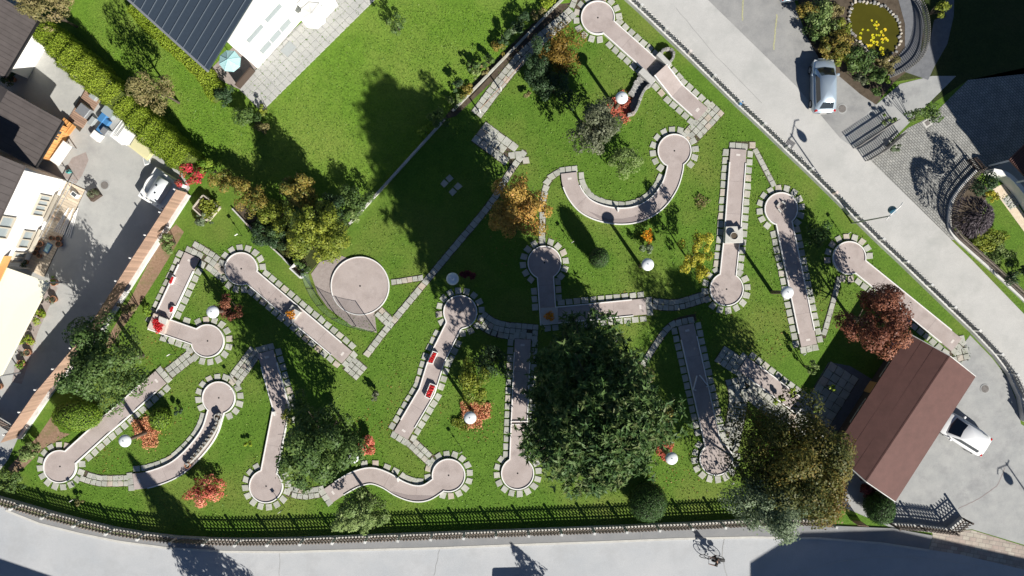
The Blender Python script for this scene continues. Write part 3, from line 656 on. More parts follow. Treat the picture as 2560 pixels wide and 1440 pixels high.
def stone_wall(label, pts, wid, hgt, group=None):
    P2 = spline(GP(pts), 6); t = thing('stone_wall', label, 'wall', (P2[0].x, P2[0].y, 0), group)
    MB().wall(P2, wid * .7, 0, hgt * .9).build('mortar_core', M_conc, t)
    for p, d in resample(P2, .3):
        m = MB(); a = math.atan2(d.y, d.x) + random.uniform(-.1, .1); m.box((p.x, p.y, hgt * .5 + random.uniform(-.03, .03)), (.28 * random.uniform(.85, 1), wid * random.uniform(.85, 1.05), hgt), a)
        m.build('stone', M_stone, t, bevel=.03)
    return t
stone_wall('curved grey stone wall along the dark channel below the ramp', [(1628, 214), (1612, 224), (1600, 245), (1592, 268), (1583, 285), (1568, 291)], .22, .62)
stone_wall('pale stone bank between the red bed and the channel', [(1606, 196), (1594, 208), (1584, 228), (1576, 240)], .55, .3)
stone_wall('small horseshoe stone wall at the roadside end of the channel', [(1652, 146), (1653, 132), (1662, 126), (1674, 127), (1681, 135), (1680, 148), (1671, 160)], .2, .45)
ground('channel_bed', [(1612, 178), (1640, 140), (1668, 168), (1634, 204), (1618, 218), (1604, 240), (1594, 262), (1584, 280), (1566, 288), (1576, 262), (1582, 240), (1600, 205)], 0.02, M_stone)
# ---- obstacles on lanes
def quad(ptsp, z0, z1, name, mat, root, bevel=.02):
    return MB().prism([tuple(p) for p in GP(ptsp)], z0, z1).build(name, mat, root, bevel=bevel)
def bowl(root_or_none, px, py, r, h, zb, mat, label=None, plantmat=None, pr=None, n=0):
    c = U(px, py, zb); t = root_or_none
    if label: t = thing('flower_bowl', label, 'planter', (c.x, c.y, zb))
    m = MB(); m.lathe((c.x, c.y, zb), [(r * .6, 0), (r * .95, h * .6), (r, h), (r * .86, h), (r * .8, h * .75), (0.02, h * .72)], 22); m.build('bowl', mat, t, True)
    MB().lathe((c.x, c.y, zb), [(r * .8, h * .7), (r * .8, h * .8)], 18).build('soil', M_soil, t)
    return t
quad([(1826, 567), (1838, 567), (1840, 577), (1851, 568), (1852, 608), (1807, 609), (1809, 568)], 0, .55, 'block', M_conc, C1)
bowl(None, 1833, 590, .3, .28, .55, M_conc, 'round concrete flower bowl of dark soil on the lane block')
# four small blocks on D green
for (px, py, a) in ((1942, 512, .9), (1956, 508, -.7), (1958, 522, .6), (1945, 527, -.9)):
    q = G(px, py); MB().box((q.x, q.y, DZ + .1), (.34, .10, .2), a).build('block', M_conc, D1, bevel=.01)
# V gate on O
for (p, q) in (((1731, 973), (1740, 938)), ((1770, 966), (1747, 937))):
    a, b = GP([p, q]); MB().wall([a, b], .07, DZ, DZ + .2).build('gate_board', M_rail, O1)
for (p, q) in (((1731, 973), (1738, 974)), ((1770, 966), (1763, 965))):
    a, b = GP([p, q]); MB().wall([a, b], .06, DZ, DZ + .2).build('gate_board', M_rail, O1)
# corner blocks
quad([(391, 782), (403, 787), (402, 798), (428, 799), (417, 834), (375, 819)], 0, .42, 'corner_block', M_conc, M1)
quad([(407, 789), (428, 797), (423, 812), (405, 803)], .42, .6, 'corner_block', M_conc, M1)
quad([(1351, 770), (1393, 768), (1395, 809), (1353, 812)], 0, .36, 'corner_block', M_conc, F1)
quad([(735, 761), (757, 780), (731, 810), (711, 792)], 0, .45, 'block', M_conc, N1)
quad([(742, 771), (757, 779), (742, 798), (731, 790)], .45, .62, 'block', M_conc, N1)
def flowers(label, px, py, z, rx, ry, mat, n=160, leaf=.09, name='flower_bed', cat='flowers', rz=.12):
    return plant(name, label, cat, px, py, z, rx, ry, rz, mat, leaf=leaf, lai=5.0, style='flat', part='blossom')
flowers('heart-shaped bed of red flowers on the white corner block', 396, 812, .5, 14, 17, 'red')
flowers('orange flowers on the block across the diagonal lane', 728, 787, .6, 11, 11, 'orange')
flowers('dim orange flowers on the shaded corner block', 1374, 790, .5, 12, 11, 'orange')
def box_bed(label, root, pts, rim=.05, h=.3, mat='red'):
    P2 = GP(pts); cc = sum(P2, Vector((0, 0))) / len(P2); t = thing('flower_box', label, 'flower box', (cc.x, cc.y, DZ))
    MB().wall([tuple(p) for p in P2], rim, DZ, DZ + h, True).build('rim', M_rail, t)
    MB().prism([tuple(p) for p in P2], DZ + .002, DZ + h * .7).build('soil', M_soil, t)
    n = 170; P = []
    xs = [p.x for p in P2]; ys = [p.y for p in P2]
    while len(P) < n:
        q = (random.uniform(min(xs), max(xs)), random.uniform(min(ys), max(ys)))
        if inside(q, P2): P.append((q[0] - cc.x, q[1] - cc.y, h * random.uniform(.8, 1.15)))
    P = np.array(P) * np.array([.82, .82, 1]); tt = RNG.uniform(0, 1, n)
    link('blossom', leaf_mesh('blossom', P, unit(n) * .5 + np.array([0, 0, 1]), unit(n), .09, .8, tt), t, LM[mat])
box_bed('upper red flower box on the bending lane', G1, [(1084, 877), (1095, 881), (1083, 908), (1071, 905)])
box_bed('lower red flower box on the bending lane', G1, [(1077, 957), (1091, 962), (1077, 995), (1064, 989)])
box_bed('red flower box notched into the upper left rail of the angled lane', M1, [(437, 690), (442, 693), (434, 711), (428, 709)], h=.25)
box_bed('red flower box on the right rail just above the corner block', M1, [(436, 765), (441, 766), (437, 780), (430, 781), (430, 774)], h=.25)
# B lane patch, I lane patch: darker crescents
def patch(root, pts, name='dark_patch'): MB().sheet([tuple(p) for p in GP(pts)], DZ + .004).build(name, M_ddark, root)
patch(B1, [(1470, 528), (1520, 548), (1560, 547), (1610, 535), (1606, 548), (1570, 558), (1535, 558), (1500, 549)])
patch(I1, [(978, 1226), (1020, 1236), (1090, 1238), (1070, 1247), (1040, 1251), (1005, 1243)])
# barriers on A deck, humps on L
for s0 in (.25, .42):
    p = GP([(404, 942)])[0].lerp(GP([(168, 1152)])[0], s0 + .12); d = (GP([(168, 1152)])[0] - GP([(404, 942)])[0]).normalized(); m = MB(); a = math.atan2(d.y, d.x)
    nr = Vector((-d.y, d.x)); vs_ = []; fs = []
    for i in range(9):
        u = -1 + i / 4; q = p + d * u * .6; z = DZ + .12 * (math.cos(u * math.pi) * .5 + .5) + .004
        vs_ += [(q.x + nr.x * .56, q.y + nr.y * .56, z), (q.x - nr.x * .56, q.y - nr.y * .56, z)]
    fs = [(2 * i, 2 * i + 1, 2 * i + 3, 2 * i + 2)[::-1] for i in range(8)]; m.add(vs_, fs).build('hump', M_deck, L1)
# planter strip in K
pk = spline(GP([(552, 1032), (548, 1056), (536, 1080), (520, 1103), (500, 1128), (478, 1152), (470, 1160)]), 5)
kp = thing('planter', 'narrow curved planter trough along the inside of the curved lane', 'planter', (pk[0].x, pk[0].y, DZ))
MB().wall(pk, .30, DZ, DZ + .30).build('trough', M_conc, kp); MB().wall(pk, .2, DZ + .1, DZ + .31).build('soil', M_soil, kp)
for p, d in resample(pk, .34):
    m = MB(); m.box((p.x + random.uniform(-.05, .05), p.y, DZ + .36), (.2, .14, .14), random.random() * 3); m.build('stone', M_stone, kp, bevel=.03)
bowl(None, 548, 1041, .27, .4, DZ, M_stone, 'dark round pot at the upper end of the curved planter')
bowl(None, 473, 1161, .22, .35, DZ, M_terra, 'small round pot at the lower end of the curved planter')
# step lines on H lane
for y in (1052, 1060):
    a, b = GP([(1277, y), (1320, y)]); MB().wall([a, b], .05, DZ, DZ + .1).build('step', M_rail, H1)
# tee net arc post on P, barrier on B, I
for root, (px, py) in ((B1, (1543, 525)), (I1, (997, 1196)), (J1, (690, 1032))):
    q = G(px, py); MB().box((q.x, q.y, .3), (.1, .3, .34), .2).build('barrier', M_rail, root)
a, b = GP([(1985, 1033), (2004, 1024)]); MB().wall(spline([a, a.lerp(b, .5) + Vector((.1, .25)), b], 5), .06, DZ, .5).build('back_board', M_rail, P1)
lane_slabs()

# ------------------------------------------------------------------ slab footpaths
def path(pts, rows, pitch=.44, wid=.44, bed=True, mesh=None, check=.27, mat=M_slab, smooth=True):
    P2 = GP(pts); P2 = spline(P2, 5) if smooth and len(P2) > 2 else P2
    rt = MB().wall(P2, rows * wid + .06, 0.0, .014).build('footpath', M_soil); rt['kind'] = 'structure'; WL[rt.name] = Vector((0, 0, 0))
    for p, d in resample(P2, pitch):
        n = Vector((-d.y, d.x))
        for r in range(rows):
            q = p + d * pitch * .5 + n * ((r - (rows - 1) / 2) * wid)
            if any(inside(q, L['poly']) for L in LANES if L['poly']): continue
            slab(rt, q, math.atan2(d.y, d.x), (pitch - .03) / .5, (wid - .03) / .44, check=check, jit=.022)
    return rt
path([(1312, 378), (1275, 430), (1225, 510), (1130, 625), (1045, 727), (960, 830), (918, 885)], 1, .46, .5)
path([(1272, 398), (1318, 392)], 2, .5, .5); path([(978, 706), (1056, 694)], 1, .4, .42); path([(935, 768), (985, 815)], 2, .42, .42)
path([(1795, 268), (1762, 303), (1722, 345)], 3, .44, .44); path([(1400, 428), (1372, 450), (1358, 500), (1356, 560), (1354, 612)], 1, .5, .48)
path([(1822, 364), (1888, 363)], 1, .5, .5); path([(1886, 372), (1932, 460)], 1, .45, .4); path([(1618, 757), (1690, 762), (1772, 738)], 2, .40, .42)
path([(1740, 793), (1690, 806), (1655, 838), (1605, 915)], 1, .52, .48); path([(1198, 795), (1245, 822), (1336, 832)], 3, .42, .42)
path([(1020, 1098), (1092, 1165)], 2, .42, .44); path([(582, 955), (634, 885)], 3, .42, .36); path([(488, 880), (415, 938)], 2, .42, .46)
path([(203, 1188), (250, 1201), (326, 1201)], 2, .40, .42); path([(718, 1226), (760, 1234), (806, 1228)], 2, .40, .42)
path([(476, 622), (520, 648), (556, 676)], 3, .44, .46); path([(2098, 692), (2078, 770), (2056, 845)], 1, .5, .4)
path([(1843, 885), (1820, 920)], 5, .46, .46); path([(1835, 945), (1845, 1000), (1830, 1090), (1815, 1140)], 3, .46, .46)
path([(1850, 945), (1960, 1035), (2060, 1105)], 4, .46, .46); path([(1190, 287), (1296, 152), (1428, 32)], 2, .46, .46); path([(1196, 328), (1278, 388)], 3, .62, .6, check=.4)
path([(905, 935), (870, 905)], 3, .42, .42); path([(2112, 925), (2020, 1072)], 4, .62, .62, check=.4); path([(2372, 878), (2412, 868)], 4, .46, .46); path([(1436, 22), (1452, -20)], 2, .44, .44)
st = MB().sheet([tuple(p) for p in GP([(1098, 452), (1125, 428), (1160, 470), (1130, 496)])], .006).build('stepping_ground', M_grass); st['kind'] = 'structure'; WL[st.name] = Vector((0, 0, 0))
for px, py in ((1124, 446), (1111, 459), (1145, 466), (1132, 480)): slab(st, G(px, py).to_2d(), .8, .9, 1.0)
# house terrace, slab by slab
tp = GP([(958, -20), (775, 160), (655, 280), (600, 225), (640, 175), (690, 112), (762, 50), (800, -20)])
terr = MB().sheet([tuple(p) for p in tp], .030).build('terrace', M_park); terr['kind'] = 'structure'; WL[terr.name] = Vector((0, 0, 0))
TM = slab_mesh(.507, .507, .05); TM.materials.clear(); TM.materials.append(M_terr)
ex = (GP([(958, -20)])[0] - GP([(655, 280)])[0]).normalized(); ey = Vector((-ex.y, ex.x)); o0 = GP([(655, 280)])[0]
for i in range(0, 28):
    for j in range(0, 14):
        q = o0 + ex * (.26 + i * .51) + ey * (.26 + j * .51)
        if inside(q, tp): slab(terr, q, math.atan2(ex.y, ex.x), 1, 1, TM, .002, jit=.008)
# low garden kerb walls
def kerbwall(label, pts, wid, h, mat=M_conc, name='garden_wall'):
    P2 = GP(pts); t = thing(name, label, 'wall', (P2[0].x, P2[0].y, 0)); m = None
    MB().wall(P2, wid, 0, h).build('wall_body', mat, t, bevel=.01)
    for p, d in resample(P2, .75):
        m = MB(); m.box((p.x + d.x * .37, p.y + d.y * .37, h + .025), (.73, wid * 1.12, .05), math.atan2(d.y, d.x)); m.build('coping_stone', mat, t, bevel=.008)
    return t
kerbwall('long low pale wall between the lawn and the minigolf park', [(1432, -25), (1377, 28), (1134, 277)], .15, .22, M_slab)
kerbwall('low pale wall continuing into shade below the garden corner', [(1112, 300), (880, 556)], .14, .3)
kerbwall('thin low kerb wall under the garden trees', [(583, 522), (625, 567), (700, 636), (733, 670)], .09, .2)
t = thing('planter', 'square concrete planter at the end of the garden kerb', 'planter', G(750, 680))
MB().wall([tuple(p) for p in GP([(733, 672), (745, 660), (770, 680), (757, 694)])], .1, 0, .8, True).build('trough', M_wallc, t)
MB().prism([tuple(p) for p in GP([(733, 672), (745, 660), (770, 680), (757, 694)])], .02, .3).build('soil', M_soil, t)
# ------------------------------------------------------------------ fences
def lattice_mesh(lean, h):
    m = MB(); m.tube((-lean / 2, 0, 0), (lean / 2, 0, h), .04, .04, 5); me = m.mesh('slat'); me.materials.append(M_slat); return me
def lattice_fence(label, pts, plinth, h, pw, post_mat, pl_mat, pitch=.2, post_h=None, cap=300, lean=.5, plw=.22, smat=None):
    P2 = GP(pts); t = thing('lattice_fence', label, 'fence', (P2[0].x, P2[0].y, 0)); b = base_of(t)
    if plinth: MB().wall(P2, plw, 0, plinth).build('plinth', pl_mat, t)
    mesh = [lattice_mesh(lean, h), lattice_mesh(-lean, h)]
    if smat:
        for me in mesh: me.materials.clear(); me.materials.append(smat)
    slots = []
    for a, q in zip(P2, P2[1:]):
        d = (q - a).normalized(); L = (q - a).length; n = Vector((-d.y, d.x)); ang = math.atan2(d.y, d.x)
        for z in (.22, .8): MB().box(((a.x + q.x) / 2, (a.y + q.y) / 2, plinth + h * z), (L - pw, .05, .07), ang).build('rail', smat or M_slat, t)
        k = max(2, int(L / pitch))
        for i in range(k):
            p = a + d * (pw * .6 + (L - pw * 1.2) * (i + .5) / k)
            for s_ in (0, 1): slots.append((p + n * (.035 if s_ else -.035), ang, s_))
    vis = sorted(slots, key=lambda s: 0 if abs(s[0].x) < 38 and abs(s[0].y) < 21.4 else 1)
    for p, ang, s_ in vis[:cap]:
        o = bpy.data.objects.new('slat', mesh[s_]); COL.objects.link(o); o.parent = t; o.location = (p.x - b.x, p.y - b.y, plinth + .02); o.rotation_euler = (0, 0, ang)
    if len(vis) > cap:
        m = MB()
        for p, ang, s_ in vis[cap:]:
            l2 = lean / 2 * (1 if s_ == 0 else -1); dx, dy = math.cos(ang) * l2, math.sin(ang) * l2
            m.tube((p.x - dx, p.y - dy, plinth + .02), (p.x + dx, p.y + dy, plinth + h), .04, .04, 5)
        o = m.build('slat_row', smat or M_slat, t); o['kind'] = 'stuff'
    for p in P2:
        m = MB(); ph = post_h or (plinth + h + .05); m.box((p.x, p.y, ph / 2), (pw, pw, ph), math.atan2((P2[1] - P2[0]).y, (P2[1] - P2[0]).x)); m.box((p.x, p.y, ph + .03), (pw * 1.2, pw * 1.2, .06), math.atan2((P2[1] - P2[0]).y, (P2[1] - P2[0]).x))
        m.build('post', post_mat, t, bevel=.01)
    return t
FS = [(-78, 1222), (-10, 1240), (58, 1259), (134, 1281), (211, 1301), (290, 1320), (367, 1333), (447, 1342), (526, 1346), (604, 1348), (683, 1347), (763, 1345), (842, 1342), (922, 1339), (1002, 1336), (1082, 1333), (1162, 1330), (1241, 1327), (1321, 1324), (1401, 1321), (1481, 1318), (1560, 1315), (1640, 1311), (1720, 1308), (1800, 1304), (1880, 1300), (1960, 1297), (2040, 1300), (2070, 1303)]
lattice_fence('long brown diamond lattice fence with white posts along the street', FS, .42, .95, .15, M_wallc, M_conc, pitch=.26)
lattice_fence('brown lattice fence turning a corner at the yard entrance', [(2225, 1308), (2290, 1312), (2368, 1322), (2402, 1294)], .35, 1.0, .12, M_dwood, M_wallc, pitch=.22)
lattice_fence('pale lattice fence with white posts and wall along the road', FENCE_NE, .5, .62, .16, M_wallc, M_wallc, pitch=.27, plw=.34, smat=M_pslat)
# board fence on the left
bp = GP([(474, 487), (372, 645), (250, 838), (130, 980), (52, 1094)]); t = thing('board_fence', 'tall weathered board fence casting a wide shadow on the yard', 'fence', (bp[0].x, bp[0].y, 0)); b0 = base_of(t)
MB().wall(bp, .3, 0, .35).build('plinth', M_wallc, t)
bm_ = MB(); bm_.box((0, 0, .85), (.135, .028, 1.7)); bme = bm_.mesh('board'); bme.materials.append(M_fence)
for p, d in resample(bp, .14):
    nr = Vector((-d.y, d.x)); o = bpy.data.objects.new('board', bme); COL.objects.link(o); o.parent = t; q = p - nr * .10
    o.location = (q.x - b0.x, q.y - b0.y, .3 + random.uniform(-.012, .012)); o.rotation_euler = (0, 0, math.atan2(d.y, d.x))
for z in (.6, 1.7): MB().wall([p - Vector((0, 0)) for p in offs(bp, -.15)], .05, z, z + .1).build('rail', M_fence, t)
for p, d in resample(bp, 1.95):
    q = p + Vector((d.y, -d.x)) * .25; MB().box((q.x, q.y, 1.05), (.09, .09, 2.1), math.atan2(d.y, d.x)).build('post', M_rail, t)
def picket_fence(label, pts, h, pitch, mat, pw=.06, plinth=0, cap=300, smooth=False, thick=.03, pl_mat=M_wallc):
    P2 = GP(pts); P2 = spline(P2, 6) if smooth else P2; t = thing('picket_fence', label, 'fence', (P2[0].x, P2[0].y, 0)); b = base_of(t)
    if plinth: MB().wall(P2, .25, 0, plinth).build('plinth', pl_mat, t)
    for z in (.25, .75): MB().wall(P2, .045, plinth + h * z, plinth + h * z + .08).build('rail', mat, t)
    m = MB(); m.box((0, 0, h / 2), (pw, thick, h)); m.prism([(-pw / 2, -thick / 2), (pw / 2, -thick / 2), (pw / 2, thick / 2), (-pw / 2, thick / 2)], h, h + .03); me = m.mesh('picket'); me.materials.append(mat)
    for p, d in resample(P2, pitch)[:cap]:
        o = bpy.data.objects.new('picket', me); COL.objects.link(o); o.parent = t; o.location = (p.x - d.y * .045 - b.x, p.y + d.x * .045 - b.y, plinth); o.rotation_euler = (0, 0, math.atan2(d.y, d.x))
    return t
picket_fence('grey picket fence at the near side of the side entrance', [(2135, 372), (2175, 345), (2236, 305)], 1.0, .16, M_gslat, .08)
picket_fence('grey picket fence between the side entrance and cobbled driveway', [(2165, 404), (2205, 380), (2252, 338)], 1.0, .16, M_gslat, .08)
picket_fence('dark curved picket fence around the pond garden', [(2262, -10), (2290, 15), (2305, 60), (2305, 110), (2290, 150), (2255, 180), (2225, 192)], .9, .16, M_gslat, .07, smooth=True)
picket_fence('dark curved picket fence along the purple tree garden and verge', [(2442, 425), (2400, 470), (2376, 510), (2371, 560), (2383, 590), (2420, 625), (2480, 678), (2560, 752), (2640, 830)], .9, .14, M_slat, .07, plinth=.2, smooth=True)
picket_fence('wooden gate fence standing at the cobbled driveway end', [(2416, 402), (2440, 430)], 1.2, .14, M_dwood, .08)
picket_fence('short brown picket gate between the trees and the hedge', [(2128, 1302), (2150, 1304)], 1.2, .13, M_fence, .09)
# net around the big green
npts = spline(GP([(770, 684), (784, 722), (808, 762), (845, 795), (890, 815), (940, 826)]), 5); t = thing('safety_net', 'curved green safety net on posts behind the big round green', 'net', (npts[0].x, npts[0].y, 0))
m = MB(); n = len(npts)
m.add([(p.x, p.y, .05) for p in npts] + [(p.x, p.y, 1.9) for p in npts], [(i, i + 1, n + i + 1, n + i) for i in range(n - 1)]); m.build('net', M_net, t)
for p in npts[::5]: MB().tube((p.x, p.y, 0), (p.x, p.y, 1.95), .03).build('post', M_black, t)
m = MB()
for a, b in zip(npts, npts[1:]): m.tube((a.x, a.y, 1.92), (b.x, b.y, 1.92), .014, n=5)
m.build('top_wire', M_black, t)
# railing on the upper path
rp = GP([(1308, 162), (1252, 227), (1200, 282)]); t = thing('railing', 'low railing of three posts along the upper slab path', 'railing', (rp[0].x, rp[0].y, 0))
for p in rp: MB().box((p.x, p.y, .5), (.09, .09, 1.0), .8).build('post', M_wallc, t)
for a, b in zip(rp, rp[1:]): MB().tube((a.x, a.y, .95), (b.x, b.y, .95), .03).build('rail', M_fence, t)

# ------------------------------------------------------------------ buildings
def window(root, p, q, z0, z1, nrm, frame=M_rail, glass=M_glass, mull=1, dep=.05, awn=False):
    """p,q: ground xy of the window's ends on the wall"""
    f = MB(); p = Vector(p[:2]); q = Vector(q[:2]); nrm = Vector(nrm[:2]).normalized(); d = (q - p).normalized(); L = (q - p).length; a = math.atan2(d.y, d.x); c = (p + q) / 2 + nrm * dep * .5
    for z in (z0, z1): f.box((c.x, c.y, z), (L + .1, dep * 1.6, .09), a)
    for k in range(mull + 2):
        s = p + d * (L * k / (mull + 1)) + nrm * dep * .5; f.box((s.x, s.y, (z0 + z1) / 2), (.08, dep * 1.5, z1 - z0 - .092), a)
    o = f.build('window', frame, root); g = MB(); c2 = (p + q) / 2 + nrm * .012; g.box((c2.x, c2.y, (z0 + z1) / 2), (L - .02, .02, z1 - z0 - .02), a); g.build('pane', glass, o); return o
def roof_slab(root, corners, th, mat, seams=0, seam_mat=None, name='roof', sub='seam', sw_=.05, sh=.05):
    """corners: eave a, eave b, top b, top a as 3-D points"""
    A, B, Cc, D = [Vector(c) for c in corners]; o = MB().prism([tuple(A), tuple(B), tuple(Cc), tuple(D)], -th, 0).build(name, mat, root)
    for i in range(seams):
        f = (i + .5) / seams; p = A.lerp(B, f); q = D.lerp(Cc, f); m = MB(); dd = (q - p); s_ = Vector((-dd.y, dd.x, 0)).normalized() * sw_ / 2; u = Vector((0, 0, sh))
        lo_ = Vector((0, 0, -.01)); m.add([p + s_ + lo_, p - s_ + lo_, q - s_ + lo_, q + s_ + lo_, p + s_ + u, p - s_ + u, q - s_ + u, q + s_ + u], [(7, 6, 5, 4), (0, 1, 5, 4), (1, 2, 6, 5), (2, 3, 7, 6), (3, 0, 4, 7)])
        m.build(sub, seam_mat or mat, o)
    return o
# -- house at the top: slate-blue seamed roof, white gable wall
E0 = U(520, 175, 5.5); ed = (U(325, 0, 5.5) - E0).normalized(); vd = Vector((-ed.y, ed.x, 0))
if vd.dot(U(655, 0, 5.5) - E0) < 0: vd = -vd
hs = thing('house', 'house with slate-blue seamed roof and bright white gable wall', 'house', ((E0 + ed * 5 + vd * 6).x, (E0 + ed * 5 + vd * 6).y, 0))
rid = Vector((0, 0, 2.4)); RW = 7.0; LEN = 14
rs1 = roof_slab(hs, [E0, E0 + ed * LEN, E0 + ed * LEN + vd * RW + rid, E0 + vd * RW + rid], .18, M_froof, 22, plain('seam_metal', (0.16, 0.19, 0.22), .4, .4), sw_=.035)
roof_slab(hs, [E0 + vd * 2 * RW, E0 + ed * LEN + vd * 2 * RW, E0 + ed * LEN + vd * RW + rid, E0 + vd * RW + rid], .18, M_froof, 22)
MB().wall([(E0 - vd * .07)[:2], (E0 + ed * LEN - vd * .07)[:2]], .14, 5.28, 5.46).build('gutter', M_steel, hs)
g0 = Vector((E0.x, E0.y, 0)) + ed * .12
w0 = g0 + vd * 2.25; w1 = g0 + vd * (2 * RW - 2.25)
MB().prism([w0[:2], w1[:2], (w1 + ed * (LEN - 1))[:2], (w0 + ed * (LEN - 1))[:2]], 0, 5.3).build('wall', M_white, hs)
nrm = -ed
for a_f, b_f, z0, z1, gl in ((.9, 2.5, 3.5, 4.3, M_wglass), (2.8, 4.4, 3.5, 4.3, M_wglass), (1.0, 4.2, .9, 1.9, M_wglass), (5.4, 7.2, 3.5, 4.3, M_wglass)):
    window(hs, w0 + vd * a_f, w0 + vd * b_f, z0, z1, nrm, M_rail, gl, 2 if b_f - a_f > 2 else 0)
q = w0 + vd * 2.6 + nrm * .75; MB().box((q.x, q.y, .075), (1.0, .7, .03), math.atan2(vd.y, vd.x)).build('doormat', M_grey, hs)
q = w0 + vd * 6.4 + nrm * .7; MB().box((q.x, q.y, 1.2), (2.2, 1.2, 2.4), math.atan2(vd.y, vd.x)).build('porch', M_white, hs)
q = w0 + vd * .2 + nrm * .2
def parasol(label, px, py, z, r, mat, n=8, drop=.35):
    c = U(px, py, z); t = thing('parasol', label, 'parasol', (c.x, c.y, 0))
    MB().tube((c.x, c.y, 0), (c.x, c.y, z + drop), .03).build('pole', M_steel, t)
    m = MB(); vs_ = [(c.x, c.y, z + drop)] + [(c.x + r * math.cos(i / n * 2 * math.pi + .3), c.y + r * math.sin(i / n * 2 * math.pi + .3), z) for i in range(n)] + [(c.x + r * math.cos(i / n * 2 * math.pi + .3), c.y + r * math.sin(i / n * 2 * math.pi + .3), z - .16) for i in range(n)]
    m.add(vs_, [(0, 1 + i, 1 + (i + 1) % n) for i in range(n)] + [(1 + i, 1 + n + i, 1 + n + (i + 1) % n, 1 + (i + 1) % n) for i in range(n)]); m.build('canopy', mat, t)
    m = MB()
    for i in range(n): m.tube((c.x, c.y, z + drop + .012), (c.x + r * math.cos(i / n * 2 * math.pi + .3), c.y + r * math.sin(i / n * 2 * math.pi + .3), z + .012), .012, n=4)
    m.build('rib', mat, t)
parasol('white octagonal parasol on the slab terrace of the white house', 783, 38, 2.5, .96, M_white)
parasol('pale blue patterned parasol under the corner of the slate roof', 574, 152, 2.3, .78, M_lblue)
m = MB(); a, b = GP([(638, 178), (600, 222)]); tag(m.wall([a, b], .1, 0, 1.0).build('garden_screen', M_dwood), 'dark wooden screen between patio and slab terrace', 'screen')
ground('patio', [(520, 180), (600, 100), (650, 175), (602, 225), (560, 205)], .012, M_gravel)
t = thing('bench', 'dark brown garden bench behind the white parasol', 'bench', G(740, 10)); c = base_of(t)
for k in range(4): MB().box((c.x - .1 + k * .13, c.y + .1 + k * .12, .45), (1.3, .12, .05), -.75).build('seat_plank', M_dwood, t)
for k in (-1, 1): MB().box((c.x + .5 * k * .7 + .1, c.y - .5 * k * .7 + .28, .21), (.1, .5, .42), -.75).build('leg', M_dwood, t)
# -- left houses
def eave_house(name, label, eave, depth, zE, rise, wall_in, wmat, rmat, seams, zw=None, th=.2, gable=True):
    """eave: two apparent pixels of the eave facing the yard; the roof rises away from it"""
    A = U(*eave[0], zE); B = U(*eave[1], zE); d = (B - A).normalized(); n = Vector((d.y, -d.x, 0))
    if n.x > 0: n = -n
    t = thing(name, label, 'house', ((A + B) / 2 + n * depth)[:2] + (0,)) if False else thing(name, label, 'house', Vector((((A + B) / 2 + n * depth).x, ((A + B) / 2 + n * depth).y, 0)))
    r_ = Vector((0, 0, rise))
    roof_slab(t, [A, B, B + n * depth + r_, A + n * depth + r_], th, rmat, seams, sw_=.03, sh=.03)
    roof_slab(t, [A + n * 2 * depth, B + n * 2 * depth, B + n * depth + r_, A + n * depth + r_], th, rmat, 0)
    MB().wall([(A - n * .06)[:2], (B - n * .06)[:2]], .12, zE - .22, zE - .06).build('gutter', M_black, t)
    a = A + n * wall_in + d * .5; b = B + n * wall_in - d * .5
    pts = [a, b, b + n * (2 * depth - 2 * wall_in), a + n * (2 * depth - 2 * wall_in)]
    MB().prism([p[:2] for p in pts], 0, zE - th - .03 + rise * wall_in / depth * .8).build('wall', wmat, t)
    return t, a, b, n, d
t1, a, b, n, d = eave_house('house', 'brown seamed roof in the top left corner beside a thin tree', ((94, 47), (8, 192)), 3.5, 3.0, 1.2, .6, M_white, M_broof, 14)
t2, a, b, n, d = eave_house('shed', 'dark brown seamed roof over an orange timber workshop wall', ((154, 301), (84, 418)), 3.6, 3.0, 1.0, .9, M_timber, M_broof, 10)
t2['category'] = 'shed'
for k in range(10): p = a.lerp(b, (k + .5) / 10); MB().box((p.x - n.x * .02, p.y - n.y * .02, 1.3), (.06, .03, 2.6), math.atan2(d.y, d.x)).build('batten', M_timber, t2)
window(t2, a + d * .4, a + d * 1.2, .9, 1.9, -n, M_timber, M_glass)
a = G(66, 668); b = G(168, 452); d = (b - a).normalized(); n = Vector((-d.y, d.x, 0));
if n.x > 0: n = -n
t3 = thing('house', 'tall white house with brown roof and small balconies on the left edge', 'house', a + n * 4 + d * 3)
MB().prism([a[:2], b[:2], (b + n * 9)[:2], (a + n * 9)[:2]], 0, 6.2).build('wall', M_white, t3)
zE = 6.3; A = a - n * .9 - d * .3; B = b - n * .9 + d * .5; up_ = Vector((0, 0, zE)); rr = Vector((0, 0, 2.4))
roof_slab(t3, [A + up_, B + up_, B + n * 5.4 + up_ + rr, A + n * 5.4 + up_ + rr], .22, M_broof, 16, sw_=.03, sh=.03)
roof_slab(t3, [A + n * 10.8 + up_, B + n * 10.8 + up_, B + n * 5.4 + up_ + rr, A + n * 5.4 + up_ + rr], .22, M_broof, 0)
MB().prism([b[:2] , (b + n * 9)[:2], (b + n * 9 + d * .03)[:2], (b + d * .03)[:2]], 6.2, 6.4).build('frieze', M_timber, t3)
L = (b - a).length
for f0, f1, z0, z1, mu in ((.22, .40, 1.0, 2.1, 1), (.58, .80, 1.0, 2.2, 3), (.30, .52, 3.6, 4.9, 1), (.06, .16, .9, 2.0, 1)):
    window(t3, a + d * L * f0, a + d * L * f1, z0, z1, -n, M_pine, M_wglass, mu, .12)
for f0, f1 in ((.54, .84), (.18, .44)):
    p = a + d * L * (f0 + f1) / 2 - n * .28; MB().box((p.x, p.y, .78), (L * (f1 - f0), .22, .18), math.atan2(d.y, d.x)).build('window_box', M_pine, t3)
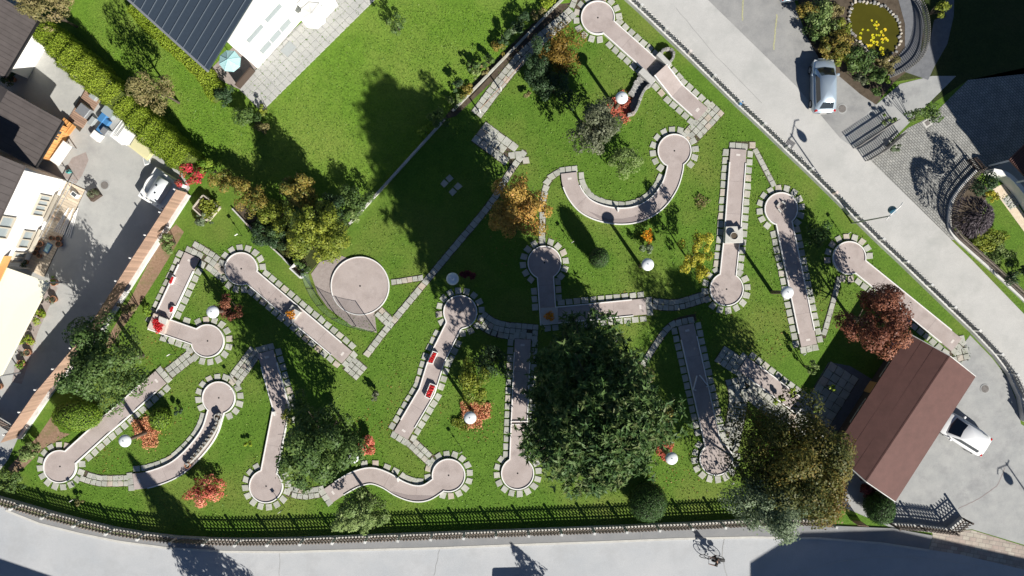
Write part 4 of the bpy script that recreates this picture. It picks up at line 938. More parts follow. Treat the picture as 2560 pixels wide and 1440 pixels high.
# planked strip along the wall foot
P2 = [(a - n * .02).to_2d(), (b - n * .02).to_2d()]; strip = MB().wall([(p - n.to_2d() * .75) for p in P2], 1.5, 0, .04).build('terrace', M_soil); strip['kind'] = 'structure'; WL[strip.name] = Vector((0, 0, 0))
M_beige = stone_mat('beige_planks', (0.55, 0.45, 0.33), (0.66, 0.57, 0.45), 3, 30, vary=.2, bmp=.3)
pm = MB(); pm.box((0, 0, .03), (.19, 1.46, .05)); pme = pm.mesh('plank'); pme.materials.append(M_beige)
for p, dd in resample(P2, .205):
    o = bpy.data.objects.new('plank', pme); COL.objects.link(o); o.parent = strip; q = p - n.to_2d() * .75; o.location = (q.x, q.y, .02); o.rotation_euler = (0, 0, math.atan2(dd.y, dd.x))
# cream awning
aw = [U(14, 668, 2.7), U(122, 706, 2.3), U(0, 940, 2.3), U(-150, 900, 2.7)]; t = thing('awning', 'large cream fabric awning over the terrace on the left edge', 'awning', (aw[1] + aw[2]) / 2 * 1 - Vector((0, 0, 2.3)))
MB().prism([tuple(p) for p in aw], -.04, 0).build('canopy', M_cream, t)
for p in (aw[1], aw[2], aw[0]): MB().tube((p.x, p.y, 0), (p.x, p.y, p.z - .04), .05).build('pole', M_steel, t)
MB().wall([aw[1][:2], aw[2][:2]], .03, 2.08, 2.255).build('valance', M_cream, t)
t = thing('canopy_roof', 'small timber porch with orange beam beside the awning', 'porch', G(20, 650)); MB().prism([tuple(U(*p, 2.9)) for p in ((-40, 640), (28, 640), (-2, 705), (-60, 720))], -.1, 0).build('deck_board', M_timber, t); MB().tube(G(10, 665), U(10, 665, 2.8), .06).build('pole', M_timber, t)
# -- clubhouse
cl = {}; ez, rz_ = 2.45, 3.35
A, B = U(2082, 1129, ez), U(2273, 835, ez); R0, R1_ = U(2166, 1204, rz_), U(2375, 891, rz_); Cc, D = U(2239, 1254, ez), U(2439, 942, ez)
ch = thing('clubhouse', 'minigolf clubhouse under a low red-brown gable roof', 'building', Vector(((A.x + D.x) / 2, (A.y + D.y) / 2, 0)))
lft = roof_slab(ch, [A, B, R1_, R0], .12, M_croof, 0); rgt = roof_slab(ch, [Cc, D, R1_, R0], .12, M_croof, 0)
for f in (.33, .62, .98):
    p, q = A.lerp(R0, f), B.lerp(R1_, f); m = MB(); s_ = (R0 - A).normalized() * .05; u = Vector((0, 0, .010)); m.add([p - s_ - u, p + s_ - u, q + s_ - u, q - s_ - u, p - s_ + u, p + s_ + u, q + s_ + u, q - s_ + u], [(4, 5, 6, 7), (0, 1, 5, 4), (1, 2, 6, 5), (2, 3, 7, 6), (3, 0, 4, 7)]); m.build('lap_joint', M_croof, lft)
for e0, e1, nm in ((A, R0, 0), (R0, Cc, 1), (B, R1_, 2), (R1_, D, 3)):
    dd = (R1_ - R0).normalized() * (-.05 if nm < 2 else .05); m = MB(); vs_ = [e0 - Vector((0, 0, .2)), e1 - Vector((0, 0, .2)), e1 + Vector((0, 0, .03)), e0 + Vector((0, 0, .03))]; m.add(vs_ + [v + dd for v in vs_], [(0, 1, 2, 3), (7, 6, 5, 4), (3, 2, 6, 7), (0, 3, 7, 4), (1, 2, 6, 5), (0, 1, 5, 4)]); m.build('barge_board', M_wallc, ch)
ax = (B - A).normalized(); ay = Vector((ax.y, -ax.x, 0))
f0 = A + ax * .6 + ay * .7; f1 = B - ax * .6 + ay * .7; wd = (Cc - A).dot(ay) - 1.4
MB().prism([f0[:2], f1[:2], (f1 + ay * wd)[:2], (f0 + ay * wd)[:2]], 0, 2.3).build('wall', M_dwood, ch)
window(ch, f0 + ax * 2 , f0 + ax * 4, .9, 1.8, -ay, M_pine); window(ch, f0 + ax * 6, f0 + ax * 7.2, .9, 1.8, -ay, M_pine)
window(ch, f0 + ay * wd + ax * 2, f0 + ay * wd + ax * 4, .9, 1.8, ay, M_pine)
p = f0 + ax * 5 - ay * .02; MB().box((p.x, p.y, 1.0), (.9, .06, 1.95), math.atan2(ax.y, ax.x)).build('door', M_timber, ch)
# counter / bench by the clubhouse in shade
t = thing('bench', 'pale plank bench in the shade of the clubhouse eave', 'bench', G(2208, 918)); c = base_of(t); an = math.atan2(ax.y, ax.x)
MB().box((c.x, c.y, .45), (1.0, .26, .05), an).build('seat', M_pine, t)
for k in (-.4, .4): MB().box((c.x + ax.x * k, c.y + ax.y * k, .21), (.08, .24, .42), an).build('leg', M_dwood, t)
# -- houses outside the frame whose shadows fall into it
def far_house(label, pts, h, rise, mat=M_white):
    P2 = [G(*p) for p in pts]; c = sum(P2, Vector((0, 0, 0))) / 4; t = thing('house', label, 'house', c)
    MB().prism([p[:2] for p in P2], 0, h).build('wall', mat, t); up_ = Vector((0, 0, h)); rr = Vector((0, 0, h + rise))
    m1 = (P2[0] + P2[1]) / 2; m2 = (P2[2] + P2[3]) / 2
    MB().add([P2[0] + up_, P2[3] + up_, m2 + rr, m1 + rr], [(0, 1, 2, 3)]).build('roof', M_broof, t); MB().add([P2[1] + up_, P2[2] + up_, m2 + rr, m1 + rr], [(0, 1, 2, 3)]).build('roof', M_broof, t)
    MB().add([P2[0] + up_, P2[1] + up_, m1 + rr], [(0, 1, 2)]).build('gable', mat, t); MB().add([P2[3] + up_, P2[2] + up_, m2 + rr], [(0, 1, 2)]).build('gable', mat, t)
    for i in range(4):
        p, q = P2[i], P2[(i + 1) % 4]; dd = (q - p); n_ = Vector((dd.y, -dd.x, 0)).normalized()
        if n_.dot(p - c) < 0: n_ = -n_
        for f in (.2, .45, .7):
            for z in (1.0, 4.0):
                if z + 1.3 < h: window(t, p + dd * f, p + dd * (f + .13), z, z + 1.3, n_, M_pine)
    return t
def far_block(label, pts, h):
    P2 = [G(*p) for p in pts]; c = sum(P2, Vector((0, 0, 0))) / len(P2); t = thing('house', label, 'house', c)
    MB().prism([p[:2] for p in P2], 0, h - .3).build('wall', M_white, t); MB().prism([tuple(c.lerp(p, 1.0).to_2d()) for p in P2], h - .3, h).build('roof', M_broof, t)
    for i in range(len(P2)):
        p, q = P2[i], P2[(i + 1) % len(P2)]; dd = (q - p); n_ = Vector((dd.y, -dd.x, 0)).normalized()
        if n_.dot((p + q) / 2 - c) < 0: n_ = -n_
        k = int(dd.length / 3)
        for m in range(k):
            for z in (1.0, 3.8, 6.6):
                if z + 1.8 < h: window(t, p + dd * ((m + .3) / k), p + dd * ((m + .65) / k), z, z + 1.3, n_, M_pine)
far_block('house beyond the right edge throwing the dark garden shadow', [(2635, 656), (2740, 756), (3000, 520), (3020, 250), (2598, 240), (2598, 505)], 9.75)
far_block('house beyond the lower edge throwing the large street shadow', [(2146, 1800), (2271, 1720), (2500, 1713), (2840, 1790), (2840, 2200), (2146, 2200)], 9.6)
far_block('house beyond the lower left corner throwing a street shadow', [(-200, 1630), (226, 1724), (420, 1790), (420, 2200), (-200, 2200)], 8.0)
# white round wall and tiled porch at the right edge
wp = spline(GP([(2460, 432), (2500, 445), (2540, 490), (2580, 550)]), 6); tag(MB().wall(wp, .3, 0, 1.1).build('garden_wall', M_white), 'white curved rendered wall by the paved path at the right edge', 'wall')
t = thing('porch', 'small porch roof of brown tiles at the right edge', 'porch', U(2600, 400, 0)); pc = [U(2523, 399, 2.6), U(2568, 448, 2.6), U(2640, 380, 3.2), U(2595, 330, 3.2)]
po = MB().prism([tuple(p) for p in pc], -.1, 0).build('roof', M_croof, t)
for i in range(14):
    p = pc[0].lerp(pc[1], i / 13); q = pc[3].lerp(pc[2], i / 13); MB().tube(p + Vector((0, 0, .02)), q + Vector((0, 0, .02)), .06, n=6).build('tile_row', M_croof, po)
for p in pc[:2]: MB().tube((p.x + .3, p.y, 0), (p.x + .3, p.y, 2.5), .07).build('pole', M_white, t)
ground('terrace', [(2462, 428), (2540, 395), (2660, 440), (2600, 560), (2545, 490), (2500, 446)], .020, M_yard)
ground('paved_path', [(2480, 470), (2510, 460), (2590, 580), (2590, 620)], .016, M_beige)
for (i, j) in ((i, j) for i in range(4) for j in range(3)):
    q = G(2520 + i * 7 - j * 7, 484 + i * 7 + j * 6); 
pt = MB().sheet([tuple(p) for p in GP([(2505, 500), (2530, 478), (2552, 505), (2525, 525)])], .02).build('grid_paving', M_conc); pt['kind'] = 'structure'; WL[pt.name] = Vector((0, 0, 0))
for i in range(4):
    for j in range(3): slab(pt, G(2513 + i * 8 + j * 6.5, 500 + i * 5.4 - j * 6.5).to_2d(), .7, .4, .4, z=.0)

# ------------------------------------------------------------------ lamps
def park_lamp(label, px, py, lean=(0, 0)):
    c = U(px, py, 3.15); t = thing('park_lamp', label, 'lamp', (c.x, c.y, 0), 'white mushroom lamps on log posts')
    MB().tube((c.x, c.y, 0), (c.x, c.y, 2.75), .15, .12, 12).build('post', M_log, t)
    MB().lathe((c.x, c.y, 2.6), [(.13, .1), (.2, .16), (.26, .34), (.36, .42)], 20).build('lantern', M_wglass, t, True)
    MB().lathe((c.x, c.y, 3.0), [(.42, -.02), (.445, 0), (.44, .05), (.38, .13), (.26, .2), (.12, .235), (.03, .245)], 30).build('shade', M_lamp, t, True)
    MB().lathe((c.x, c.y, 3.24), [(.035, 0), (.03, .05)], 10).build('finial', M_steel, t)
for l in (('white mushroom lamp above the coral bed by the channel', 1555, 243), ('white mushroom lamp on the grass right of the egg-shaped bush', 1620, 661),
          ('white mushroom lamp over the rail of the four-block lane', 1970, 731), ('white mushroom lamp in the deep tree shade by a wine-red shrub', 1131, 697),
          ('white mushroom lamp left of the dark red maple', 530, 780), ('white mushroom lamp beside the sloping lane in the lower left', 310, 1103),
          ('white mushroom lamp standing in the peach-coloured bed', 1175, 1045), ('white mushroom lamp near the clipped ball by the street fence', 1680, 1147),
          ('white mushroom lamp half covered by leaves of the garden tree', 880, 1145)): park_lamp(*l)
def street_lamp(label, bx, by, ang):
    c = G(bx, by); h = 5.45; t = thing('street_lamp', label, 'street lamp', c, 'gooseneck street lamps')
    MB().tube((c.x, c.y, 0), (c.x, c.y, h), .065, .045, 10).build('pole', M_steel, t); d = Vector((math.cos(ang), math.sin(ang), 0))
    p = [c + Vector((0, 0, h - .1)) - d * .35, c + Vector((0, 0, h - .12)), c + Vector((0, 0, h + .1)) + d * .45, c + Vector((0, 0, h + .28)) + d * .85, c + Vector((0, 0, h + .15)) + d * 1.15]
    m = MB()
    for a, b in zip(p, p[1:]): m.tube(a, b, .035, n=8)
    m.build('arm', M_rail, t); q = c + d * .62 + Vector((0, 0, h - .55)); m = MB(); m.tube(c + d * .62 + Vector((0, 0, h + .17)), q + Vector((0, 0, .4)), .02)
    m.build('hanger', M_black, t); MB().lathe(q, [(.05, -.28), (.2, -.2), (.27, -.02), (.26, .1), (.16, .3), (.06, .42), (.05, .46)], 20).build('lantern', plain('blue_enamel', (0.05, 0.16, 0.24), .25), t, True)
street_lamp('blue street lamp on a pole leaning over the pale road', 2130, 558, math.radians(49))
street_lamp('blue street lamp beyond the right edge above the yard', 2668, 1380, math.radians(-115))
# ------------------------------------------------------------------ vehicles
def car(label, px, py, ang, mat, ln=4.0, wd=1.7, ht=1.5, name='parked_car', group='cars parked by the roads', zc=.9):
    c = U(px, py, zc); c.z = 0; t = thing(name, label, 'car', c, group); t.rotation_euler = (0, 0, 0)
    ca, sa = math.cos(ang), math.sin(ang)
    def X(x, y, z): return (c.x + x * ca - y * sa, c.y + x * sa + y * ca, z)
    hl = ln / 2; hw = wd / 2; st = [(-1, .62, .45, .70), (-.97, .84, .30, .86), (-.85, .95, .22, .93), (-.5, 1, .2, .95), (0, 1, .2, .94), (.4, 1, .2, .94), (.66, .97, .22, .90), (.85, .90, .24, .82), (.95, .76, .30, .72), (1, .52, .40, .62)]
    vs_ = []; fs = []; n = 9
    for x, w_, zl, zt in st:
        x *= hl; w2 = w_ * hw
        for y, z in ((-.9, zl), (-1, zl + .12), (-1.0, zt - .22), (-.95, zt - .06), (-.75, zt), (0, zt + .03), (.75, zt), (.95, zt - .06), (1.0, zt - .22), (1, zl + .12), (.9, zl)): vs_.append(X(x, y * w2, z))
    n = 11
    for i in range(len(st) - 1):
        for j in range(n - 1): fs.append((i * n + j, (i + 1) * n + j, (i + 1) * n + j + 1, i * n + j + 1)[::-1])
    fs.append(tuple(range(n))); fs.append(tuple(range((len(st) - 1) * n, len(st) * n))[::-1])
    o = MB().add(vs_, fs).build('body', mat, t, True)
    # cabin: base and roof rings
    xb, xr, yb, yr = (hl * .66, -hl * .90), (hl * .23, -hl * .68), hw * .88, hw * .68
    zb, zt = .92, ht
    ring_b = [(xb[0], 0), (xb[0] - .10, yb * .86), (xb[0] - .3, yb), (xb[1] + .2, yb * .95), (xb[1], yb * .7), (xb[1], -yb * .7), (xb[1] + .2, -yb * .95), (xb[0] - .3, -yb), (xb[0] - .10, -yb * .86)]
    ring_r = [(xr[0] + .06, 0), (xr[0], yr * .88), (xr[0] - .12, yr), (xr[1] + .1, yr * .92), (xr[1], yr * .7), (xr[1], -yr * .7), (xr[1] + .1, -yr * .92), (xr[0] - .12, -yr), (xr[0], -yr * .88)]
    k = 9; vs_ = [X(x, y, zb) for x, y in ring_b] + [X(x, y, zt) for x, y in ring_r] + [X((xr[0] + xr[1]) / 2, 0, zt + .05)]
    MB().add(vs_, [(i, (i + 1) % k, k + (i + 1) % k, k + i) for i in range(k)] + [(k + i, k + (i + 1) % k, 2 * k) for i in range(k)]).build('roof', mat, t, True)
    def panel(nm, idx, lo, hi, m_, inset=.06, out=.012):
        b = [Vector(vs_[i]) for i in idx]; tp = [Vector(vs_[k + i]) for i in idx]; bb = [p.lerp(q, lo) for p, q in zip(b, tp)]; tt = [p.lerp(q, hi) for p, q in zip(b, tp)]
        bb[0] = bb[0].lerp(bb[-1], inset); tt[0] = tt[0].lerp(tt[-1], inset); bb[-1] = bb[-1].lerp(bb[0], inset); tt[-1] = tt[-1].lerp(tt[0], inset)
        ctr = Vector(X((xb[0] + xb[1]) / 2, 0, zb)); ring_ = bb + tt[::-1]; m = MB()
        pp = []
        for p in ring_:
            v = Vector((p.x - ctr.x, p.y - ctr.y, .35)).normalized(); pp.append(p + v * out)
        h_ = len(bb); m.add(pp, [(i, i + 1, 2 * h_ - 2 - i, 2 * h_ - 1 - i) for i in range(h_ - 1)]); return m.build(nm, m_, t, True)
    panel('windscreen', [1, 0, 8], .08, .95, M_glass, .03); panel('rear_window', [4, 5], .12, .88, M_glass, .03)
    for idx in ([2, 3], [7, 6]): panel('side_window', idx, .15, .90, M_glass, .06)
    for s_ in (1, -1):
        MB().box(X(hl * .36, s_ * (hw + .06), .98), (.16, .2, .14), ang).build('mirror', mat, t, bevel=.03)
        MB().box(X(hl * .88, s_ * hw * .68, .70), (.26, .3, .12), ang + s_ * -.35).build('headlight', M_head, t, bevel=.03)
        MB().box(X(-hl * .93, s_ * hw * .76, .78), (.14, .2, .22), ang + s_ * .35).build('tail_light', M_tail, t, bevel=.02)
        for x in (.62, -.62):
            p = Vector(X(x * hl, s_ * (hw - .10), .31)); ax_ = Vector((-sa, ca, 0)) * .11; wh = MB().tube(p - ax_, p + ax_, .31, n=18).build('wheel', M_rubber, t)
            MB().tube(p - ax_ * 1.06, p + ax_ * 1.06, .2, n=14).build('rim', M_steel, wh)
            m = MB()
    MB().box(X(-hl * 1.0, 0, .45), (.03, .5, .12), ang).build('number_plate', M_rail, t)
    return t
M_silver = paint_mat('silver_paint', (0.42, 0.50, 0.57), .4, .28); M_whitep = paint_mat('white_paint', (0.78, 0.78, 0.77)); M_bluep = paint_mat('pale_blue_paint', (0.28, 0.36, 0.42), .3)
car('silver hatchback parked on the grey asphalt beside the pond garden', 2063, 212, math.radians(91), M_silver, 4.0, 1.74, 1.5)
car('white car nosed under the edge of the red-brown clubhouse roof', 2413, 1084, math.radians(147), M_whitep, 4.0, 1.8, 1.52)
car('pale blue car just entering at the top edge by the shrubs', 1972, -70, math.radians(100), M_bluep, 4.0, 1.75, 1.5)
car('dark van beyond the lower edge whose rounded shadow reaches the street', 1310, 1540, math.radians(183), M_bluep, 4.8, 1.95, 2.1)
# ------------------------------------------------------------------ cyclist
fr, re = G(1757, 1387), G(1795, 1390); hd = (fr - re).normalized(); up3 = Vector((0, 0, 1)); sd_ = Vector((-hd.y, hd.x, 0)); re = (fr + re) / 2 - hd * .55; fr = re + hd * 1.1
bk = thing('bicycle', 'black bicycle ridden along the street below the fence', 'bicycle', (fr + re) / 2)
def wheel(c):
    m = MB(); k = 26; r = .34
    for i in range(k):
        a, b = 2 * math.pi * i / k, 2 * math.pi * (i + 1) / k; m.tube(c + hd * r * math.cos(a) + up3 * (r + r * math.sin(a)), c + hd * r * math.cos(b) + up3 * (r + r * math.sin(b)), .025, n=5, cap=False)
    o = m.build('wheel', M_rubber, bk); m = MB()
    for i in range(12):
        a = 2 * math.pi * i / 12; m.tube(c + up3 * r, c + hd * r * math.cos(a) + up3 * (r + r * math.sin(a)), .005, n=4)
    m.tube(c + up3 * r - sd_ * .05, c + up3 * r + sd_ * .05, .03); m.build('spokes', M_steel, o)
wheel(fr); wheel(re); m = MB(); bb_ = re + hd * .42 + up3 * .3; st_ = re + hd * .25 + up3 * .85; hb = fr - hd * .16 + up3 * .92
for p, q in ((re + up3 * .34, bb_), (bb_, st_), (re + up3 * .34, st_ - up3 * .1), (bb_, hb - up3 * .15), (st_ - up3 * .1, hb - up3 * .08), (hb, fr + up3 * .34)): m.tube(p, q, .022, n=7)
m.build('frame', M_black, bk); MB().box(tuple(st_ + up3 * .05), (.26, .14, .06), math.atan2(hd.y, hd.x)).build('saddle', M_cloth, bk, bevel=.02)
m = MB(); m.tube(hb - sd_ * .3 + up3 * .1, hb + sd_ * .3 + up3 * .1, .016); m.tube(hb, hb + up3 * .1, .02); m.build('handlebar', M_steel, bk)
MB().box(tuple(re - hd * .12 + up3 * .82), (.30, .22, .22), math.atan2(hd.y, hd.x)).build('basket', M_black, bk, bevel=.02)
for s_ in (1, -1): MB().box(tuple(bb_ + sd_ * .16 * s_ + hd * .15 * s_ - up3 * .08 * s_), (.1, .08, .03), math.atan2(hd.y, hd.x)).build('pedal', M_black, bk)
pr = thing('person', 'person in black riding the bicycle with bare forearms and short hair', 'person', (fr + re) / 2); b0 = base_of(pr)
def skin(name, joints, edges, mat):
    me = bpy.data.meshes.new(name); me.from_pydata([tuple(Vector(j[0]) - b0) for j in joints], edges, []); o = link(name, me, pr, mat)
    md = o.modifiers.new('skin', 'SKIN'); md.use_smooth_shade = True
    for v, j in zip(me.skin_vertices[0].data, joints): v.radius = (j[1], j[1] * (j[2] if len(j) > 2 else 1))
    me.skin_vertices[0].data[0].use_root = True
    o.modifiers.new('sub', 'SUBSURF').levels = 1; o.modifiers['sub'].render_levels = 2; return o
pel = st_ + up3 * .14; ches = pel + hd * .22 + up3 * .42; neck = ches + hd * .06 + up3 * .13; headp = neck + hd * .07 + up3 * .15
J = [(pel, .15, .8), (pel.lerp(ches, .5), .14, .8), (ches, .16, .75), (neck, .06), (headp - up3 * .03, .085), (headp + up3 * .08, .08)]; E = [(0, 1), (1, 2), (2, 3), (3, 4), (4, 5)]
for s_ in (1, -1):
    hip = pel + sd_ * .1 * s_; knee = hip + hd * .38 - up3 * (.22 if s_ > 0 else .34); foot = bb_ + sd_ * .14 * s_ + hd * .12 * s_ - up3 * (.05 * s_ - .06)
    i = len(J); J += [(hip, .095), (knee, .065), (foot - hd * .04 + up3 * .06, .045), (foot + hd * .13, .04)]; E += [(0, i), (i, i + 1), (i + 1, i + 2), (i + 2, i + 3)]
    sh_ = ches + sd_ * .19 * s_ + up3 * .04; elb = sh_ + hd * .2 - up3 * .2 + sd_ * .07 * s_; hnd = hb + sd_ * .26 * s_ + up3 * .12
    i = len(J); J += [(sh_, .065), (elb, .05), (elb.lerp(hnd, .85), .034), (hnd, .042)]; E += [(2, i), (i, i + 1), (i + 1, i + 2), (i + 2, i + 3)]
skin('body', J, E, M_skin)
i0 = 6; J2 = [(j[0], j[1] * 1.1) + tuple(j[2:]) for j in J]
skin('shirt', [J2[0], J2[1], J2[2], (J2[8 + 2][0], .08), (J2[11][0].lerp(J2[10][0], .3), .065), (J2[18][0], .08), (J2[19][0].lerp(J2[18][0], .3), .065)], [(0, 1), (1, 2), (2, 3), (3, 4), (2, 5), (5, 6)], M_cloth)
skin('trousers', [J2[0], (J2[6][0], .11), (J2[7][0], .08), (J2[8][0], .06), (J2[14][0], .11), (J2[15][0], .08), (J2[16][0], .06)], [(0, 1), (1, 2), (2, 3), (0, 4), (4, 5), (5, 6)], M_cloth)
m = MB(); m.lathe(headp + up3 * .02 - hd * .015, [(.085, -.05), (.108, .02), (.10, .09), (.06, .135), (.01, .15)], 14); m.build('hair', plain('dark_hair', (.03, .02, .015), .7), pr, True)
# ------------------------------------------------------------------ hole signs
def sign(label, px, py):
    c = G(px, py); t = thing('hole_sign', label, 'sign', c, 'small hole signs beside the lanes'); MB().tube((c.x, c.y, 0), (c.x, c.y, 1.25), .018, n=6).build('post', M_black, t)
    MB().box((c.x, c.y, 1.22), (.24, .02, .2), .6).build('plate', M_rail, t); MB().tube((c.x, c.y - .01, .78), (c.x, c.y + .01, .78), .08, n=12).build('disc', M_black, t)
for s_ in (('hole sign on the grass above the diagonal lane green', 606, 590), ('hole sign near the shaded corner lane green', 1428, 608), ('hole sign on the roadside grass above the four-block green', 2036, 446),
           ('hole sign above the wavy lane green', 1155, 1122), ('hole sign on the slab path by the curved lane green', 594, 966), ('hole sign beside the corner-block lane green', 440, 884),
           ('hole sign below the green at the kinked lane', 712, 1268), ('hole sign at the lower left green', 203, 1240), ('hole sign at the shaded V-gate lane green', 1820, 1198), ('hole sign above the roadside lane green', 2104, 586), ('hole sign below the four-block lane tee', 1995, 882)): sign(*s_)
# statue
c = G(1537, 842); t = thing('fountain_statue', 'small round stone basin with a dark heron figure', 'statue', c); MB().lathe(c, [(.36, 0), (.38, .2), (.36, .25), (.28, .25), (.26, .18)], 20).build('basin', M_stone, t)
m = MB(); q = c + Vector((-.05, .02, 0)); m.tube(q + up3 * .2, q + up3 * .75, .02); m.tube(q + up3 * .6 + Vector((.1, 0, 0)), q + up3 * .78 - Vector((.14, 0, 0)), .08, .03); m.tube(q + up3 * .72 + Vector((.08, 0, 0)), q + up3 * 1.15 + Vector((.12, .05, 0)), .035, .02); m.tube(q + up3 * 1.15 + Vector((.12, .05, 0)), q + up3 * 1.12 + Vector((.32, .08, 0)), .03, .005); m.build('heron', M_black, t)
# raised bed
t = thing('raised_bed', 'pale timber raised bed filled with yellowing plants', 'raised bed', G(524, 522)); rb = [(516, 490), (553, 519), (524, 553), (490, 522)]; P2 = GP(rb)
for i in range(4):
    p, q = P2[i], P2[(i + 1) % 4]
    for z in range(3): MB().wall([p, q] if z % 2 else [p + (q - p) * .02, q - (q - p) * .02], .09, z * .21 + .004, z * .21 + .20).build('plank', M_pine, t)
MB().prism([tuple(p) for p in P2], .01, .5).build('soil', M_soil, t)
flowers('yellowing vegetable leaves in the timber raised bed', 522, 520, .62, 24, 24, 'ygreen', leaf=.14, name='vegetable_plant', cat='plants', rz=.15)
# leaf litter
def litter(name, label, zones, mat, size, n):
    P = []
    for (px, py, rx, ry) in zones:
        for _ in range(n):
            a = random.random() * 6.283; r = math.sqrt(random.random()); q = G(px + rx * r * math.cos(a), py + ry * r * math.sin(a))
            if any(inside(q, L['poly']) for L in LANES if L['poly']): continue
            P.append((q.x, q.y, .03))
    P = np.array(P); o = link(name, leaf_mesh(name, P, unit(len(P)) * .3 + np.array([0, 0, 1]), unit(len(P)), size, .7, RNG.random(len(P))), None, LM[mat]); tag(o, label, 'leaves', kind='stuff')
litter('fallen_leaves', 'yellow fallen leaves scattered over the park grass', [(420, 870, 70, 70), (1700, 1200, 80, 70), (1880, 880, 90, 60), (1200, 1060, 70, 50), (380, 1090, 60, 30), (1000, 1040, 90, 60), (930, 1080, 80, 40), (1700, 780, 200, 80), (1640, 1180, 90, 60), (1300, 620, 110, 70), (420, 1000, 120, 60), (250, 1130, 60, 50), (2000, 800, 90, 90), (760, 1180, 140, 90), (1080, 960, 120, 120)], 'mixed', .11, 70)
LM['grass'] = leaf_mat('leaf_grass', [(0.074, 0.148, 0.017), (0.100, 0.184, 0.024), (0.148, 0.190, 0.040)], 0.15)
def grass_blades():
    P = []; polys = [(L['poly'], (min(p.x for p in L['poly']), max(p.x for p in L['poly']), min(p.y for p in L['poly']), max(p.y for p in L['poly']))) for L in LANES if L['poly']]
    for q in SLABS:
        if q.x < -20 and q.y > 12: continue
        for _ in range(7):
            a = random.random() * 6.283; r = random.uniform(.27, .40); P.append((q.x + r * math.cos(a), q.y + r * math.sin(a), .05))
    park = GP([(560, 600), (480, 640), (330, 860), (140, 1100), (60, 1230), (450, 1325), (900, 1325), (1500, 1305), (1850, 1290), (1880, 900), (2350, 820), (1560, 30), (1450, 60), (1160, 300), (900, 570), (800, 800)])
    lawn = GP([(190, 70), (560, 440), (735, 655), (880, 557), (1110, 300), (1375, 20), (960, 5), (660, 290), (540, 260), (320, 10)])
    for poly, n in ((park, 42000), (lawn, 16000)):
        xs = [p.x for p in poly]; ys = [p.y for p in poly]; k = 0
        while k < n:
            x, y = random.uniform(min(xs), max(xs)), random.uniform(min(ys), max(ys))
            if inside((x, y), poly): P.append((x, y, .03)); k += 1
    P = [p for p in P if not any(b[0] < p[0] < b[1] and b[2] < p[1] < b[3] and inside(p, pl) for pl, b in polys)]
    P = np.array(P); n = len(P); o = link('grass', leaf_mesh('grass', P, unit(n) * .8 + np.array([0, 0, .5]), unit(n), .10, .45, RNG.normal(.45, .25, n)), None, LM['grass'])
    tag(o, 'short grass blades over the lawns and slab edges', 'grass', kind='stuff')
grass_blades()
# ------------------------------------------------------------------ the yard on the left
def box_thing(name, label, cat, px, py, z, size, ang, mat, part='panel', group=None, legs=False, bevel=.015, extra=None):
    c = G(px, py); t = thing(name, label, cat, c, group)
    MB().box((c.x, c.y, z + size[2] / 2), size, ang).build(part, mat, t, bevel=bevel)
    if legs:
        for sx in (-1, 1):
            for sy in (-1, 1):
                q = Vector((sx * (size[0] / 2 - .08), sy * (size[1] / 2 - .08))); MB().box((c.x + q.x * math.cos(ang) - q.y * math.sin(ang), c.y + q.x * math.sin(ang) + q.y * math.cos(ang), z / 2), (.06, .06, z), ang).build('leg', M_steel, t)
    if extra: extra(t, c)
    return t
A45 = math.radians(-38)
box_thing('work_table', 'white table in front of the orange timber workshop', 'table', 168, 388, .72, (.8, 1.75, .05), A45 + .05, M_white, 'table_top', legs=True)
box_thing('timber_door', 'orange timber door panel leaning at the workshop corner', 'panel', 178, 320, .5, (1.1, .8, .08), A45, M_timber, 'panel', extra=lambda t, c: [MB().box((c.x + k * .3 * math.cos(A45), c.y + k * .3 * math.sin(A45), .6), (.05, .8, .05), A45).build('brace', M_timber, t) for k in (-1, 0, 1)])
deckp = MB().sheet([tuple(p) for p in GP([(222, 205), (262, 235), (200, 330), (170, 300)])], .02).build('timber_deck', M_soil); deckp['kind'] = 'structure'; WL[deckp.name] = Vector((0, 0, 0))
dm = MB(); dm.box((0, 0, .02), (1.3, .13, .04)); dme = dm.mesh('plank'); dme.materials.append(M_fence)
for p, dd in resample(GP([(243, 222), (188, 312)]), .15):
    o = bpy.data.objects.new('plank', dme); COL.objects.link(o); o.parent = deckp; o.location = (p.x, p.y, .025); o.rotation_euler = (0, 0, math.atan2(dd.y, dd.x) + math.pi / 2)
items = [('upper white sack on the timber deck by the hedge', 240, 222, (.7, .5, .4), M_white), ('grey cushion on the timber deck', 240, 243, (.55, .5, .35), M_grey), ('silver box at the middle of the timber deck', 217, 280, (.9, .8, .5), M_steel), ('small grey crate beside the silver box', 236, 305, (.35, .7, .35), M_grey),
         ('blue tarp roll next to the clear plastic sheets', 262, 318, (.5, 1.3, .3), M_blue), ('clear plastic bale under the hedge', 283, 280, (1.0, .9, .5), M_wglass), ('blue and white crate at the hedge foot', 268, 290, (.45, 1.2, .4), M_blue), ('white plastic tub with red lid near the blue tarp', 248, 342, (.7, .6, .45), M_white), ('grey metal bin beside the white panels', 272, 332, (.5, .5, .6), M_steel)]
for l, px, py, sz, mt in items:
    box_thing('storage_box', l, 'yard goods', px, py, .02, sz, A45, mt, 'box', 'goods stored by the hedge', bevel=.04, extra=lambda t, c, sz=sz, mt=mt: MB().box((c.x, c.y, sz[2] + .035), (sz[0] * .94, sz[1] * .94, .04), A45).build('lid', mt, t, bevel=.015))
tt = thing('panel_stack', 'stack of white panels leaning together beside the hedge', 'panels', G(318, 328))
for k in range(5): q = G(318 + k * 4 - 8, 326 + k * 3); MB().box((q.x, q.y, .05 + k * .055), (1.15 - .08 * (k % 2), 1.9 - .15 * k, .045), A45 + .04 * (k % 3)).build('panel', M_white, tt)
